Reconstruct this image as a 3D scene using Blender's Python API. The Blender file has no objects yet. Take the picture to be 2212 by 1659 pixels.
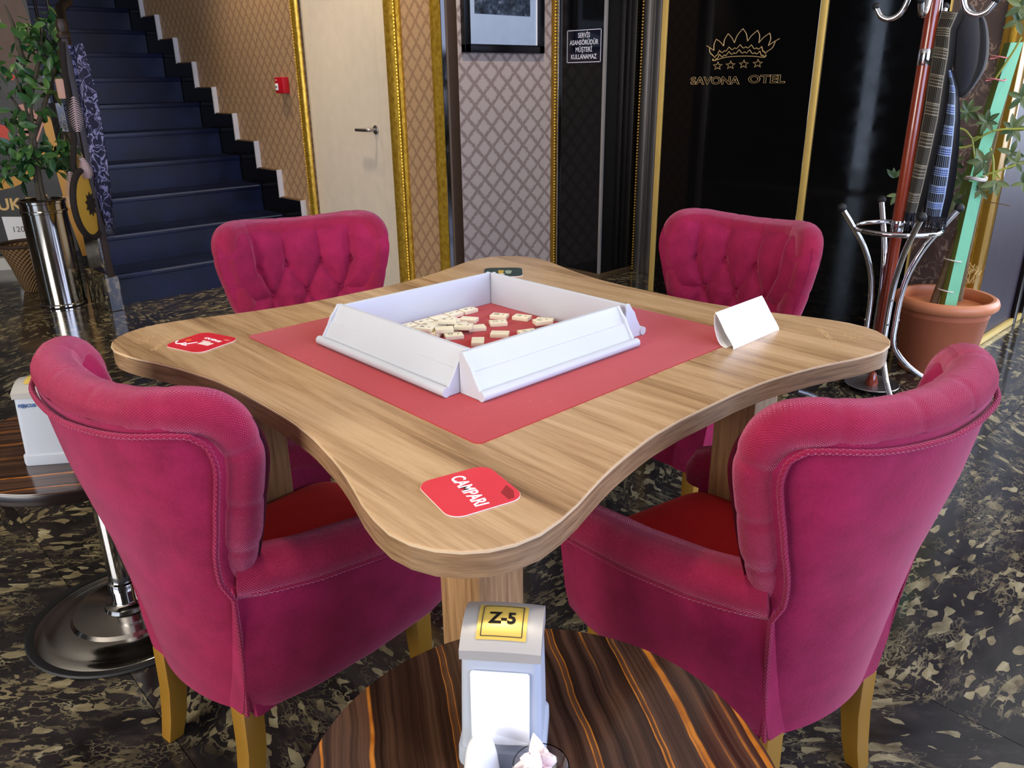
import bpy, bmesh, math, random
from math import sin, cos, pi, radians as R, sqrt, atan2, floor
from mathutils import Vector, Matrix
random.seed(7)
S = bpy.context.scene
COL = S.collection

# ------------------------------------------------------------------ camera, world, light, exposure
def setup():
    f, yaw, pit, rol = 1702.352, 0.819438, 0.369042, 0.012047
    fwd = Vector((cos(yaw)*cos(pit), sin(yaw)*cos(pit), -sin(pit)))
    right = Vector((sin(yaw), -cos(yaw), 0)); down = fwd.cross(right)
    r2 = cos(rol)*right + sin(rol)*down; d2 = -sin(rol)*right + cos(rol)*down
    M = Matrix((r2, -d2, -fwd)).transposed().to_4x4()
    M.translation = Vector((-1.016057, -1.133887, 1.234715))
    cam = bpy.data.cameras.new('camera'); co = bpy.data.objects.new('camera', cam); COL.objects.link(co)
    co.matrix_world = M
    cam.sensor_fit = 'HORIZONTAL'; cam.sensor_width = 36.0; cam.lens = f/2212*36.0
    cam.clip_start = .02; cam.clip_end = 60
    S.camera = co
    w = bpy.data.worlds.new('world'); S.world = w; w.use_nodes = True
    bg = w.node_tree.nodes['Background']; bg.inputs[0].default_value = (.62, .76, 1.0, 1); bg.inputs[1].default_value = 2.2
    def area(name, loc, tgt, sx, sy, power, col, spread=180):
        l = bpy.data.lights.new(name, 'AREA'); l.shape = 'RECTANGLE'; l.size = sx; l.size_y = sy
        l.energy = power; l.color = col; l.spread = R(spread)
        o = bpy.data.objects.new(name, l); COL.objects.link(o); o.location = loc
        o.rotation_euler = (Vector(tgt)-Vector(loc)).to_track_quat('-Z', 'Y').to_euler(); return o
    def spot(name, loc, tgt, power, col, ang=70, blend=.6, rad=.05):
        l = bpy.data.lights.new(name, 'SPOT'); l.energy = power; l.color = col; l.spot_size = R(ang)
        l.spot_blend = blend; l.shadow_soft_size = rad
        o = bpy.data.objects.new(name, l); COL.objects.link(o); o.location = loc
        o.rotation_euler = (Vector(tgt)-Vector(loc)).to_track_quat('-Z', 'Y').to_euler(); return o
    area('window_daylight', (.9, -3.9, 1.75), (.9, 0, .9), 4.6, 2.0, 190, (.56, .64, 1.0))
    area('entrance_daylight', (-4.3, .2, 1.6), (0, .2, .8), 2.6, 1.9, 165, (1.0, .93, .84))
    area('shopfront_daylight', (5.75, -2.2, 1.6), (0, -1.2, .7), 3.0, 2.0, 170, (.74, .85, 1.0))
    area('ceiling_bounce_fill', (3.2, -2.4, 2.2), (3.2, -2.4, 3), 3.5, 2.2, 70, (.95, .95, 1.0))  # added fill aimed upward, so the brightened ceiling reflects in the floor
    warm = (1.0, .79, .52)
    spot('downlight_table', (-.35, -.1, 2.82), (-.3, -.1, 0), 80, (1, .86, .66), 95, .8, .12)
    spot('downlight_door', (1.15, 2.75, 2.82), (1.62, 2.75, .9), 105, warm, 80, .8, .06)
    spot('downlight_stair', (1.2, 4.0, 2.82), (1.7, 4.1, 1.0), 80, warm, 85, .8, .06)
    spot('downlight_corner', (1.9, 1.5, 2.82), (2.3, 2.5, .6), 80, (1, .84, .66), 80, .8, .06)
    spot('downlight_plant', (2.2, -.7, 2.82), (2.5, -.1, .3), 60, (1, .82, .58), 70, .8, .06)
    spot('downlight_foyer', (-.4, 3.9, 2.82), (.1, 4.8, .5), 40, warm, 85, .8, .06)
    spot('downlight_bar', (-3.7, 6.4, 2.82), (-4.45, 6.6, 1.7), 90, warm, 80, .8, .06)
    S.view_settings.view_transform = 'Standard'; S.view_settings.look = 'None'
    S.view_settings.gamma = 1.0; S.view_settings.exposure = 0.0
    S.view_settings.use_curve_mapping = False
    S.cycles.use_denoising = True
    S.cycles.max_bounces = 8
setup()

# ------------------------------------------------------------------ helpers
def lin(c):
    c = c/255.0
    return c/12.92 if c <= .04045 else ((c+.055)/1.055)**2.4
def rgb(r, g, b): return (lin(r), lin(g), lin(b), 1.0)

class NT:
    def __init__(s, name):
        s.m = bpy.data.materials.new(name); s.m.use_nodes = True; s.t = s.m.node_tree
        s.b = s.t.nodes['Principled BSDF']
    def n(s, typ, ins=None, **kw):
        nd = s.t.nodes.new(typ)
        for k, v in kw.items(): setattr(nd, k, v)
        for k, v in (ins or {}).items():
            if hasattr(v, 'is_output') or isinstance(v, bpy.types.NodeSocket): s.t.links.new(v, nd.inputs[k])
            else: nd.inputs[k].default_value = v
        return nd
    def math(s, op, a, b=0.0, c=0.0, clamp=False):
        return s.n('ShaderNodeMath', {0: a, 1: b, 2: c}, operation=op, use_clamp=clamp).outputs[0]
    def mix(s, f, a, b, blend='MIX'):
        nd = s.n('ShaderNodeMix', {0: f, 6: a, 7: b}, data_type='RGBA', blend_type=blend); return nd.outputs[2]
    def ramp(s, f, stops, interp='LINEAR'):
        nd = s.n('ShaderNodeValToRGB', {0: f}); cr = nd.color_ramp; cr.interpolation = interp
        while len(cr.elements) < len(stops): cr.elements.new(.5)
        for e, (p, c) in zip(cr.elements, stops): e.position = p; e.color = c
        return nd.outputs[0]
    def noise(s, vec, scale, detail=3, rough=.5, dist=0, out=0):
        return s.n('ShaderNodeTexNoise', {'Vector': vec, 'Scale': scale, 'Detail': detail, 'Roughness': rough, 'Distortion': dist}).outputs[out]
    def coord(s, kind='Object'): return s.n('ShaderNodeTexCoord').outputs[kind]
    def mapping(s, vec, loc=(0,0,0), rot=(0,0,0), sc=(1,1,1)):
        return s.n('ShaderNodeMapping', {'Vector': vec, 'Location': loc, 'Rotation': rot, 'Scale': sc}).outputs[0]
    def sep(s, vec): return s.n('ShaderNodeSeparateXYZ', {0: vec}).outputs
    def bump(s, h, strength=.3, dist=.01):
        nd = s.n('ShaderNodeBump', {'Height': h, 'Strength': strength, 'Distance': dist}); s.t.links.new(nd.outputs[0], s.b.inputs['Normal'])
    def set(s, **kw):
        names = dict(col='Base Color', rough='Roughness', metal='Metallic', sheen='Sheen Weight', sheenr='Sheen Roughness',
                     sheent='Sheen Tint', coat='Coat Weight', coatr='Coat Roughness', spec='Specular IOR Level', trans='Transmission Weight', ior='IOR', alpha='Alpha',
                     sss='Subsurface Weight', aniso='Anisotropic')
        for k, v in kw.items():
            i = s.b.inputs[names[k]]
            if isinstance(v, bpy.types.NodeSocket): s.t.links.new(v, i)
            else: i.default_value = v
        return s
def mat(name, c, rough=.5, metal=0.0, var=.06, vs=14, **kw):
    """plain painted / plastic / metal surface with a little procedural unevenness"""
    k = NT(name); v = k.coord()
    nz = k.noise(v, vs, 3)
    d = tuple(max(0, x*(1-var*2)) for x in c[:3])+(1,); l = tuple(min(1, x*(1+var)) for x in c[:3])+(1,)
    k.set(col=k.mix(nz, d, l), rough=k.math('ADD', k.math('MULTIPLY', nz, .1), max(rough-.05, 0)), metal=metal, **kw)
    return k.m

class MB:
    def __init__(s): s.V, s.F, s.U = [], [], []
    def add(s, V, F, U=None):
        o = len(s.V); s.V += [tuple(v) for v in V]; s.F += [tuple(i+o for i in f) for f in F]
        s.U += list(U) if U else [(0, 0)]*len(V); return s
    def box(s, x0, x1, y0, y1, z0, z1):
        V = [(x0,y0,z0),(x1,y0,z0),(x1,y1,z0),(x0,y1,z0),(x0,y0,z1),(x1,y0,z1),(x1,y1,z1),(x0,y1,z1)]
        return s.add(V, [(0,3,2,1),(4,5,6,7),(0,1,5,4),(1,2,6,5),(2,3,7,6),(3,0,4,7)])
    def grid(s, nu, nv, fn, cu=False, cv=False, flip=False):
        V, U, F = [], [], []
        for i in range(nu):
            for j in range(nv):
                u = i/(nu if cu else nu-1); v = j/(nv if cv else nv-1)
                V.append(fn(u, v)); U.append((u, v))
        for i in range(nu if cu else nu-1):
            for j in range(nv if cv else nv-1):
                a, b, c, d = i*nv+j, ((i+1) % nu)*nv+j, ((i+1) % nu)*nv+(j+1) % nv, i*nv+(j+1) % nv
                F.append((a, d, c, b) if flip else (a, b, c, d))
        return s.add(V, F, U)
    def lathe(s, prof, n=32, c=(0,0,0)):
        m = len(prof)
        V = [(c[0]+r*cos(2*pi*i/n), c[1]+r*sin(2*pi*i/n), c[2]+z) for i in range(n) for r, z in prof]
        F = [(i*m+j, ((i+1) % n)*m+j, ((i+1) % n)*m+j+1, i*m+j+1) for i in range(n) for j in range(m-1)]
        U = [(i/n, j/(m-1)) for i in range(n) for j in range(m)]
        s.add(V, F, U)
        o = len(s.V)-len(V)
        if prof[0][0] > 1e-5: s.F.append(tuple(o+i*m for i in range(n))[::-1])
        if prof[-1][0] > 1e-5: s.F.append(tuple(o+i*m+m-1 for i in range(n)))
        return s
    def tube(s, P, r, n=10, caps=True, closed=False, flat=1.0, up=None, uscale=1.0):
        P = [Vector(p) for p in P]; m = len(P)
        rad = r if callable(r) else (lambda t: r)
        T = [((P[(i+1) % m]-P[i-1]) if closed else (P[min(i+1, m-1)]-P[max(i-1, 0)])).normalized() for i in range(m)]
        a = Vector(up) if up else (Vector((0,0,1)) if abs(T[0].z) < .9 else Vector((1,0,0)))
        N = (a-T[0]*a.dot(T[0])).normalized()
        V, U, F = [], [], []; L = 0
        for i in range(m):
            if i: L += (P[i]-P[i-1]).length
            q = Vector(up) if up else N
            N = (q-T[i]*q.dot(T[i]))
            N = N.normalized() if N.length > 1e-6 else Vector((1,0,0))
            B = T[i].cross(N); rr = rad(i/(m-1))
            for k in range(n):
                an = 2*pi*k/n
                V.append(P[i]+N*(rr*cos(an))+B*(rr*flat*sin(an))); U.append((L*uscale, k/n))
        for i in range(m if closed else m-1):
            for k in range(n):
                F.append((i*n+k, i*n+(k+1) % n, ((i+1) % m)*n+(k+1) % n, ((i+1) % m)*n+k))
        if caps and not closed:
            F.append(tuple(range(n))[::-1]); F.append(tuple((m-1)*n+k for k in range(n)))
        return s.add(V, F, U)
    def prism(s, poly, z0, z1, mp=None):
        """extrude a 2-D polygon; mp maps (a,b,h) to 3-D"""
        mp = mp or (lambda a, b, h: (a, b, h)); n = len(poly)
        V = [mp(a, b, z0) for a, b in poly]+[mp(a, b, z1) for a, b in poly]
        F = [tuple(range(n))[::-1], tuple(range(n, 2*n))]+[(i, (i+1) % n, n+(i+1) % n, n+i) for i in range(n)]
        return s.add(V, F)
    def ball(s, c, r, n=12, sc=(1,1,1)):
        V, F = [], []; m = n//2+1
        return s.grid(n, m, lambda u, v: (c[0]+r*sc[0]*sin(pi*v)*cos(2*pi*u), c[1]+r*sc[1]*sin(pi*v)*sin(2*pi*u), c[2]-r*sc[2]*cos(pi*v)), cu=True)
    def mesh(s, name, smooth=True, bevel=0, seg=2, ang=30):
        me = bpy.data.meshes.new(name); me.from_pydata(s.V, [], s.F); me.update()
        if s.U and not bevel:
            uv = me.uv_layers.new(name='UVMap')
            for l in me.loops: uv.data[l.index].uv = s.U[l.vertex_index]
        bm = bmesh.new(); bm.from_mesh(me)
        if not bevel: bmesh.ops.remove_doubles(bm, verts=bm.verts, dist=1e-6)
        bmesh.ops.recalc_face_normals(bm, faces=bm.faces)
        if bevel:
            ed = [e for e in bm.edges if len(e.link_faces) == 2 and e.calc_face_angle(0) > R(ang)]
            bmesh.ops.bevel(bm, geom=ed, offset=bevel, segments=seg, affect='EDGES', profile=.6, clamp_overlap=True)
        bm.to_mesh(me); bm.free()
        if smooth:
            me.shade_smooth(); me.set_sharp_from_angle(angle=R(38))
        return me
    def obj(s, name, m, parent=None, loc=None, rot=None, **kw):
        return put(name, s.mesh(name, **kw), m, parent, loc, rot)
def put(name, me, m, parent=None, loc=None, rot=None):
    o = bpy.data.objects.new(name, me); COL.objects.link(o)
    if m and not me.materials: me.materials.append(m)
    if parent: o.parent = parent
    if loc: o.location = loc
    if rot: o.rotation_euler = rot
    return o
def tag(o, label, cat, group=None):
    o['label'] = label; o['category'] = cat
    if group: o['group'] = group
    return o
def thing(name, label, cat, loc=(0,0,0), rz=0, group=None):
    o = bpy.data.objects.new(name, None); COL.objects.link(o); o.empty_display_size = .05
    o.location = loc; o.rotation_euler = (0, 0, rz); return tag(o, label, cat, group)
def struct(o): o['kind'] = 'structure'; return o
def dup(root, loc, rz, label, group=None):
    r = root.copy(); COL.objects.link(r); r.location = loc; r.rotation_euler = (0, 0, rz); r['label'] = label
    if group: r['group'] = group
    for ch in list(root.children):
        c = ch.copy(); COL.objects.link(c); c.parent = r
        for g in list(ch.children):
            d = g.copy(); COL.objects.link(d); d.parent = c
    return r
def text_mesh(txt, size, extrude=.0004, outline=0, xs=1.0, bold=0, shear=0, space=1.0, align='CENTER'):
    cu = bpy.data.curves.new('lettering', 'FONT'); cu.body = txt; cu.size = size; cu.extrude = extrude
    cu.align_x = align; cu.align_y = 'CENTER'; cu.offset = bold; cu.shear = shear; cu.space_character = space
    if outline: cu.fill_mode = 'NONE'; cu.bevel_depth = outline; cu.extrude = 0
    cu.resolution_u = 3; cu.bevel_resolution = 0
    o = bpy.data.objects.new('lettering', cu); COL.objects.link(o)
    dg = bpy.context.evaluated_depsgraph_get()
    me = bpy.data.meshes.new_from_object(o.evaluated_get(dg))
    bpy.data.objects.remove(o)
    for v in me.vertices: v.co.x *= xs
    return me
def frame_of(ax, ay, loc):
    ax = Vector(ax).normalized(); ay = Vector(ay).normalized(); az = ax.cross(ay)
    M = Matrix((ax, ay, az)).transposed().to_4x4(); M.translation = Vector(loc); return M
def letter(txt, size, M, m, parent=None, **kw):
    me = text_mesh(txt, size, **kw); me.transform(M)
    return put('lettering', me, m, parent)
def spline(P, n=8, closed=False):
    P = [Vector(p) for p in P]; out = []; m = len(P)
    for i in range(m if closed else m-1):
        p0 = P[i-1] if (i or closed) else P[0]*2-P[1]; p1 = P[i]; p2 = P[(i+1) % m]
        p3 = P[(i+2) % m] if (closed or i+2 < m) else P[-1]*2-P[-2]
        for k in range(n):
            t = k/n
            out.append(.5*((2*p1)+(p2-p0)*t+(2*p0-5*p1+4*p2-p3)*t*t+(3*p1-p0-3*p2+p3)*t**3))
    if not closed: out.append(P[-1])
    return out
def interp(x, xs, ys):
    if x <= xs[0]: return ys[0]
    for a, b, c, d in zip(xs, xs[1:], ys, ys[1:]):
        if x <= b: return c+(d-c)*(x-a)/(b-a)
    return ys[-1]
def sstep(a, b, x):
    t = min(1, max(0, (x-a)/(b-a))); return t*t*(3-2*t)

# ------------------------------------------------------------------ materials
def marble():
    k = NT('dark_marble'); v = k.coord()
    rnd = k.n('ShaderNodeObjectInfo').outputs['Random']
    sh = k.n('ShaderNodeVectorMath', {0: v, 1: k.n('ShaderNodeCombineXYZ', {0: k.math('MULTIPLY', rnd, 37.0), 1: k.math('MULTIPLY', rnd, 91.0), 2: 0.0}).outputs[0]}, operation='ADD').outputs[0]
    rot = k.n('ShaderNodeVectorRotate', {'Vector': sh, 'Angle': k.math('MULTIPLY', k.math('ROUND', k.math('MULTIPLY', rnd, 4.0)), .785)}, rotation_type='Z_AXIS').outputs[0]
    st = k.mapping(rot, sc=(1.0, 2.1, 1.0))
    wob = k.n('ShaderNodeVectorMath', {0: k.noise(st, 7, 4, .6, out=1), 1: (.20, .20, .20)}, operation='MULTIPLY').outputs[0]
    q = k.n('ShaderNodeVectorMath', {0: st, 1: wob}, operation='ADD').outputs[0]
    big = k.noise(st, 3.2, 3)
    ve = k.n('ShaderNodeTexVoronoi', {'Vector': q, 'Scale': 22.0, 'Randomness': 1.0}, feature='DISTANCE_TO_EDGE').outputs['Distance']
    ve2 = k.n('ShaderNodeTexVoronoi', {'Vector': q, 'Scale': 38.0, 'Randomness': 1.0}, feature='DISTANCE_TO_EDGE').outputs['Distance']
    sq = k.n('ShaderNodeVectorMath', {0: k.mapping(rot, sc=(1.0, 2.4, 1.0)), 1: k.n('ShaderNodeVectorMath', {0: k.noise(st, 9, 2, .5, out=1), 1: (.07, .07, .07)}, operation='MULTIPLY').outputs[0]}, operation='ADD').outputs[0]
    cell = k.sep(k.n('ShaderNodeTexVoronoi', {'Vector': sq, 'Scale': 26.0, 'Randomness': 1.0}).outputs['Color'])[0]
    thr = k.math('ADD', 1.02, k.math('MULTIPLY', k.noise(st, 4.5, 2), -.34))
    shard = k.math('GREATER_THAN', cell, thr)
    thick = k.noise(q, 18, 3, .6)
    w = k.math('MULTIPLY', k.math('SUBTRACT', thick, .44, clamp=True), .85)
    vein = k.math('GREATER_THAN', w, ve)
    w2 = k.math('MULTIPLY', k.math('SUBTRACT', k.noise(q, 6, 3, .6), .53, clamp=True), 1.0)
    vein2 = k.math('GREATER_THAN', w2, ve2)
    vv = k.math('MAXIMUM', k.math('MULTIPLY', vein, k.math('MULTIPLY', k.math('SUBTRACT', big, .47, clamp=True), 8.0, clamp=True)), k.math('MULTIPLY', vein2, .55)); vv = k.math('MAXIMUM', k.math('MULTIPLY', vv, .75), shard)
    base = k.ramp(k.noise(st, 9, 5, .65), [(.3, rgb(24,21,20)), (.55, rgb(42,38,37)), (.75, rgb(64,57,53))])
    vc = k.ramp(k.noise(q, 11, 2), [(.3, rgb(84,72,52)), (.6, rgb(146,134,100)), (.8, rgb(172,164,132))])
    k.set(col=k.mix(vv, base, vc), rough=k.math('ADD', k.math('MULTIPLY', k.noise(v, 5, 2), .06), .10), spec=.6)
    return k.m
def stair_stone():
    k = NT('stair_granite'); v = k.coord()
    sp = k.n('ShaderNodeTexVoronoi', {'Vector': v, 'Scale': 130.0}).outputs['Distance']
    nz = k.noise(v, 6, 4)
    c = k.mix(k.math('LESS_THAN', sp, .16), k.ramp(nz, [(.3, rgb(7,12,32)), (.7, rgb(14,23,56))]), rgb(38,54,96))
    k.set(col=c, rough=k.math('ADD', k.math('MULTIPLY', nz, .15), .30), spec=.35); return k.m
def wallpaper(name, axis, a, b, c0, c1):
    k = NT(name); v = k.coord()
    wob = k.n('ShaderNodeVectorMath', {0: k.noise(v, 95, 2, out=1), 1: (.016, .016, .016)}, operation='MULTIPLY').outputs[0]
    x = k.sep(k.n('ShaderNodeVectorMath', {0: v, 1: wob}, operation='ADD').outputs[0])
    u = k.math('DIVIDE', x[axis], a); z = k.math('DIVIDE', x[2], b)
    def line(e):
        f = k.math('ABSOLUTE', k.math('SUBTRACT', k.math('FRACT', e), .5)); return f      # .5 on a line
    l1 = line(k.math('ADD', u, z)); l2 = line(k.math('SUBTRACT', u, z))
    m = k.math('MAXIMUM', l1, l2)
    leaf = k.n('ShaderNodeTexVoronoi', {'Vector': v, 'Scale': 120.0}).outputs['Distance']
    e = k.math('ADD', m, k.math('MULTIPLY', k.math('SUBTRACT', leaf, .45), -.17))
    f = k.ramp(e, [(.33, (0,0,0,1)), (.41, (1,1,1,1))])
    fine = k.noise(v, 260, 2)
    col = k.mix(f, c0, c1)
    col = k.mix(k.math('MULTIPLY', fine, .15), col, rgb(90,75,60))
    k.set(col=col, rough=.55, spec=.35); return k.m
def damask():
    k = NT('brown_damask_wallpaper'); v = k.coord()
    q = k.n('ShaderNodeVectorMath', {0: v, 1: k.n('ShaderNodeVectorMath', {0: k.noise(v, 9, 2, out=1), 1: (.30,.30,.30)}, operation='MULTIPLY').outputs[0]}, operation='ADD').outputs[0]
    w = k.n('ShaderNodeTexWave', {'Vector': q, 'Scale': 6.5, 'Distortion': 9.0, 'Detail': 2.0, 'Detail Scale': 2.5}, wave_type='RINGS').outputs['Color']
    m = k.noise(v, 8, 2)
    f = k.math('MULTIPLY', k.math('GREATER_THAN', w, .82), k.math('MULTIPLY', k.math('SUBTRACT', m, .4, clamp=True), 5.0, clamp=True))
    k.set(col=k.mix(f, k.ramp(m, [(.3, rgb(66,48,42)), (.7, rgb(84,64,56))]), rgb(140,116,98)), rough=.45, spec=.4); return k.m
def wood_table():
    k = NT('walnut_laminate'); v = k.coord()
    s = k.mapping(v, sc=(9.0, .55, 9.0)); n1 = k.noise(s, 3.0, 6, .6, .6)
    s2 = k.mapping(v, sc=(60.0, 1.6, 60.0)); n2 = k.noise(s2, 4.0, 3, .6)
    pl = k.noise(k.mapping(v, sc=(5.5, .35, 1.0)), 2.0, 1, .3, .3)
    f = k.math('ADD', k.math('ADD', k.math('MULTIPLY', n1, .55), k.math('MULTIPLY', n2, .16)), k.math('MULTIPLY', pl, .37))
    c = k.ramp(f, [(.36, rgb(112,84,58)), (.44, rgb(148,115,80)), (.52, rgb(180,146,106)), (.62, rgb(200,167,126)), (.72, rgb(168,134,96))])
    k.set(col=c, rough=k.math('ADD', k.math('MULTIPLY', n2, .12), .20), spec=.5, coat=.15, coatr=.25); k.bump(n2, .05, .001); return k.m
def wood_edge():
    k = NT('walnut_edge_band'); v = k.coord()
    n2 = k.noise(k.mapping(v, sc=(4.0, 4.0, 60.0)), 3.0, 3, .6)
    k.set(col=k.ramp(n2, [(.3, rgb(112,84,58)), (.7, rgb(160,126,90))]), rough=.35); return k.m
def macassar():
    k = NT('ebony_striped_veneer'); v = k.coord()
    wob = k.n('ShaderNodeVectorMath', {0: k.noise(k.mapping(v, sc=(3.5, 3.5, 1)), 1.4, 3, out=1), 1: (.028, .0, .0)}, operation='MULTIPLY').outputs[0]
    q = k.n('ShaderNodeVectorMath', {0: v, 1: wob}, operation='ADD').outputs[0]
    s = k.noise(k.mapping(q, sc=(30.0, .22, 1)), 2.6, 5, .6)
    b = k.ramp(s, [(.30, rgb(28,17,13)), (.46, rgb(56,37,27)), (.60, rgb(84,58,43)), (.75, rgb(48,31,23))])
    t = k.noise(k.mapping(q, loc=(3.3,.4,0), sc=(24.0, .18, 1)), 2.1, 1, .4)
    g = k.ramp(t, [(.585, (0,0,0,1)), (.605, (1,1,1,1)), (.628, (1,1,1,1)), (.648, (.08,.08,.08,1))])
    c = k.mix(g, b, k.ramp(k.noise(q, 30, 2), [(.3, rgb(150,84,24)), (.7, rgb(196,122,44))]))
    k.set(col=c, rough=.16, spec=.5, coat=.25, coatr=.12); return k.m
def velvet(name, dark, light, weave=0, sheen=.55, tint=(1,.45,.62,1)):
    k = NT(name); v = k.coord()
    n1 = k.noise(v, 16, 4, .6); n2 = k.noise(v, 190, 2, .5)
    c = k.mix(k.math('ADD', k.math('MULTIPLY', k.math('SUBTRACT', n1, .2), .95), k.math('MULTIPLY', n2, .35)), dark, light)
    k.set(col=c, rough=.85, spec=.2, sheen=sheen, sheenr=.35, sheent=tint)
    h = n2
    if weave:
        uv = k.n('ShaderNodeUVMap').outputs[0]; x = k.sep(uv)
        a = k.math('SINE', k.math('MULTIPLY', x[0], 2*pi*210)); b = k.math('SINE', k.math('MULTIPLY', x[1], 2*pi*weave))
        h = k.math('ADD', k.math('MULTIPLY', a, b), k.math('MULTIPLY', n2, .5))
        k.bump(h, .5, .003)
    else: k.bump(h, .18, .003)
    return k.m
def felt():
    k = NT('red_felt'); v = k.coord(); n = k.noise(v, 320, 2); m = k.noise(v, 7, 3)
    sp = k.math('LESS_THAN', k.n('ShaderNodeTexVoronoi', {'Vector': v, 'Scale': 34.0}).outputs['Distance'], .045)
    c = k.mix(k.math('MULTIPLY', k.math('ADD', n, m), .5), rgb(150,34,36), rgb(190,56,58))
    c = k.mix(k.math('MULTIPLY', sp, .35), c, rgb(230,150,130))
    k.set(col=c, rough=.9, sheen=.25, sheenr=.4, spec=.15); k.bump(n, .15, .002); return k.m
def brushed(name, c, rough=.28, sc=(60, 60, 1)):
    k = NT(name); n = k.noise(k.mapping(k.coord(), sc=sc), 6, 3)
    k.set(col=k.mix(n, tuple(x*.75 for x in c[:3])+(1,), c), metal=1.0, rough=k.math('ADD', k.math('MULTIPLY', n, .15), rough-.07)); return k.m
def gold_mould():
    k = NT('gilded_moulding'); v = k.coord()
    vo = k.n('ShaderNodeTexVoronoi', {'Vector': k.mapping(v, sc=(1, 1, .55)), 'Scale': 90.0}).outputs['Distance']
    n = k.noise(v, 40, 3)
    k.set(col=k.ramp(n, [(.3, rgb(178,136,36)), (.7, rgb(226,184,70))]), metal=.7, rough=.32); k.bump(vo, .15, .003); return k.m
def plaid(name, base, band, line):
    k = NT(name); x = k.sep(k.n('ShaderNodeUVMap').outputs[0])
    u, v = x[0], x[1]
    def stripes(c, per, lo, hi):
        f = k.math('FRACT', k.math('MULTIPLY', c, per)); return k.math('MULTIPLY', k.math('GREATER_THAN', f, lo), k.math('LESS_THAN', f, hi))
    bu = stripes(u, 1.0, .10, .72); bv = stripes(v, 8.0, .05, .48)
    fu = stripes(u, 14.0, .0, .42); fv = stripes(v, 72.0, .0, .34)
    eu = k.math('MAXIMUM', stripes(u, 1.0, .10, .125), stripes(u, 1.0, .69, .72)); ev = k.math('MAXIMUM', stripes(v, 8.0, .05, .085), stripes(v, 8.0, .455, .48))
    fine = k.math('MAXIMUM', k.math('MULTIPLY', k.math('MULTIPLY', fv, bv), bu), k.math('MULTIPLY', k.math('MULTIPLY', fu, bu), .45))
    c = k.mix(k.math('MULTIPLY', bu, bv), base, band)
    c = k.mix(k.math('MULTIPLY', fine, .6), c, line)
    c = k.mix(k.math('MULTIPLY', k.math('MAXIMUM', eu, k.math('MULTIPLY', ev, bu)), .85), c, line)
    k.set(col=c, rough=.9, spec=.15, sheen=.2); return k.m

M_marble = marble(); M_stair = stair_stone()
M_black = mat('polished_black_panel', rgb(9,9,10), .045, spec=.6)
M_blackmarble = mat('polished_black_marble', rgb(12,12,13), .10, spec=.35)
M_wpS = wallpaper('lattice_wallpaper', 1, .092, .102, rgb(176,144,110), rgb(148,117,90))
M_wpP = wallpaper('lattice_wallpaper_large', 0, .130, .122, rgb(188,172,160), rgb(146,128,118))
M_dam = damask()
M_gold = gold_mould(); M_brass = mat('satin_brass', rgb(222,188,104), .42, metal=.45)
M_goldpaint = mat('dull_gold_paint', rgb(150,112,30), .38, metal=.35)
M_giltshade = mat('shaded_gilt_moulding', rgb(66,48,34), .4, metal=.3)  # gold corner trim's dim side, with its shade put into the colour
M_steel = brushed('brushed_steel', rgb(176,172,172), .38); M_chrome = mat('polished_chrome', rgb(222,222,226), .07, metal=1.0, var=.01)
M_mirror = brushed('mirror_steel', rgb(205,200,192), .13, (40, 40, 1))
M_door = mat('off_white_door_paint', rgb(214,202,186), .45); M_white = mat('white_edge_trim', rgb(205,205,210), .35)
M_dark = mat('dark_wall_paint', rgb(44,36,32), .7); M_ceil = mat('white_ceiling_paint', rgb(205,198,186), .8)
M_wood = wood_table(); M_edge = wood_edge(); M_edgeline = mat('pale_edge_line', rgb(214,186,150), .35)
M_maca = macassar(); M_macaedge = mat('dark_table_edge', rgb(26,16,16), .25)
M_felt = felt()
M_vel = velvet('magenta_velvet', rgb(104,10,42), rgb(166,32,80))
M_rim = velvet('magenta_woven_chenille', rgb(126,16,48), rgb(172,38,76), weave=56)
M_seat = velvet('red_velvet_seat', rgb(176,16,20), rgb(214,34,34), sheen=.3, tint=(1,.3,.2,1))
M_pip = velvet('magenta_piping_cord', rgb(120,14,48), rgb(160,32,70), weave=6)
M_leg = mat('mustard_gold_leg_paint', rgb(146,104,26), .42, metal=.15)
M_plast = mat('pale_grey_plastic', rgb(196,200,206), .42, var=.02); M_plast2 = mat('silver_grey_plastic', rgb(176,182,192), .38, var=.02)
M_tile = mat('cream_game_tile', rgb(244,236,204), .3, var=.03); M_ink = mat('black_ink', rgb(24,22,24), .6)
M_paper = mat('white_paper', rgb(246,246,246), .7, var=.01); M_red = mat('red_print_card', rgb(206,30,48), .5); M_redk = mat('red_plastic', rgb(190,16,34), .4)
M_card = mat('card_edge_board', rgb(236,214,206), .8)
M_green = mat('dark_green_print_card', rgb(34,58,52), .35)
M_rubber = mat('black_rubber', rgb(16,16,17), .6)
M_maho = mat('polished_mahogany', rgb(128,48,24), .22, vs=30, coat=.5)
M_terra = mat('terracotta_plastic', rgb(176,100,66), .5); M_terrain = mat('terracotta_inner', rgb(160,90,60), .6)
M_soil = mat('bark_soil', rgb(74,52,30), .95, var=.4, vs=60)
M_mint = mat('mint_stake_paint', rgb(120,196,150), .45); M_minto = mat('olive_stake_side', rgb(126,150,66), .5)
M_bark = mat('grey_brown_bark', rgb(112,92,62), .9, var=.3, vs=40); M_trunk = mat('dark_stem_bark', rgb(78,72,58), .85, var=.2, vs=40)
def leafmat(n, a, b):
    k = NT(n); r = k.n('ShaderNodeObjectInfo').outputs['Random']
    k.set(col=k.mix(r, a, b), rough=.38, spec=.45); return k.m
M_leaf = leafmat('ficus_leaf', rgb(20,62,36), rgb(72,112,52)); M_leaf2 = leafmat('umbrella_leaf', rgb(40,68,30), rgb(112,124,76))
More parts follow.
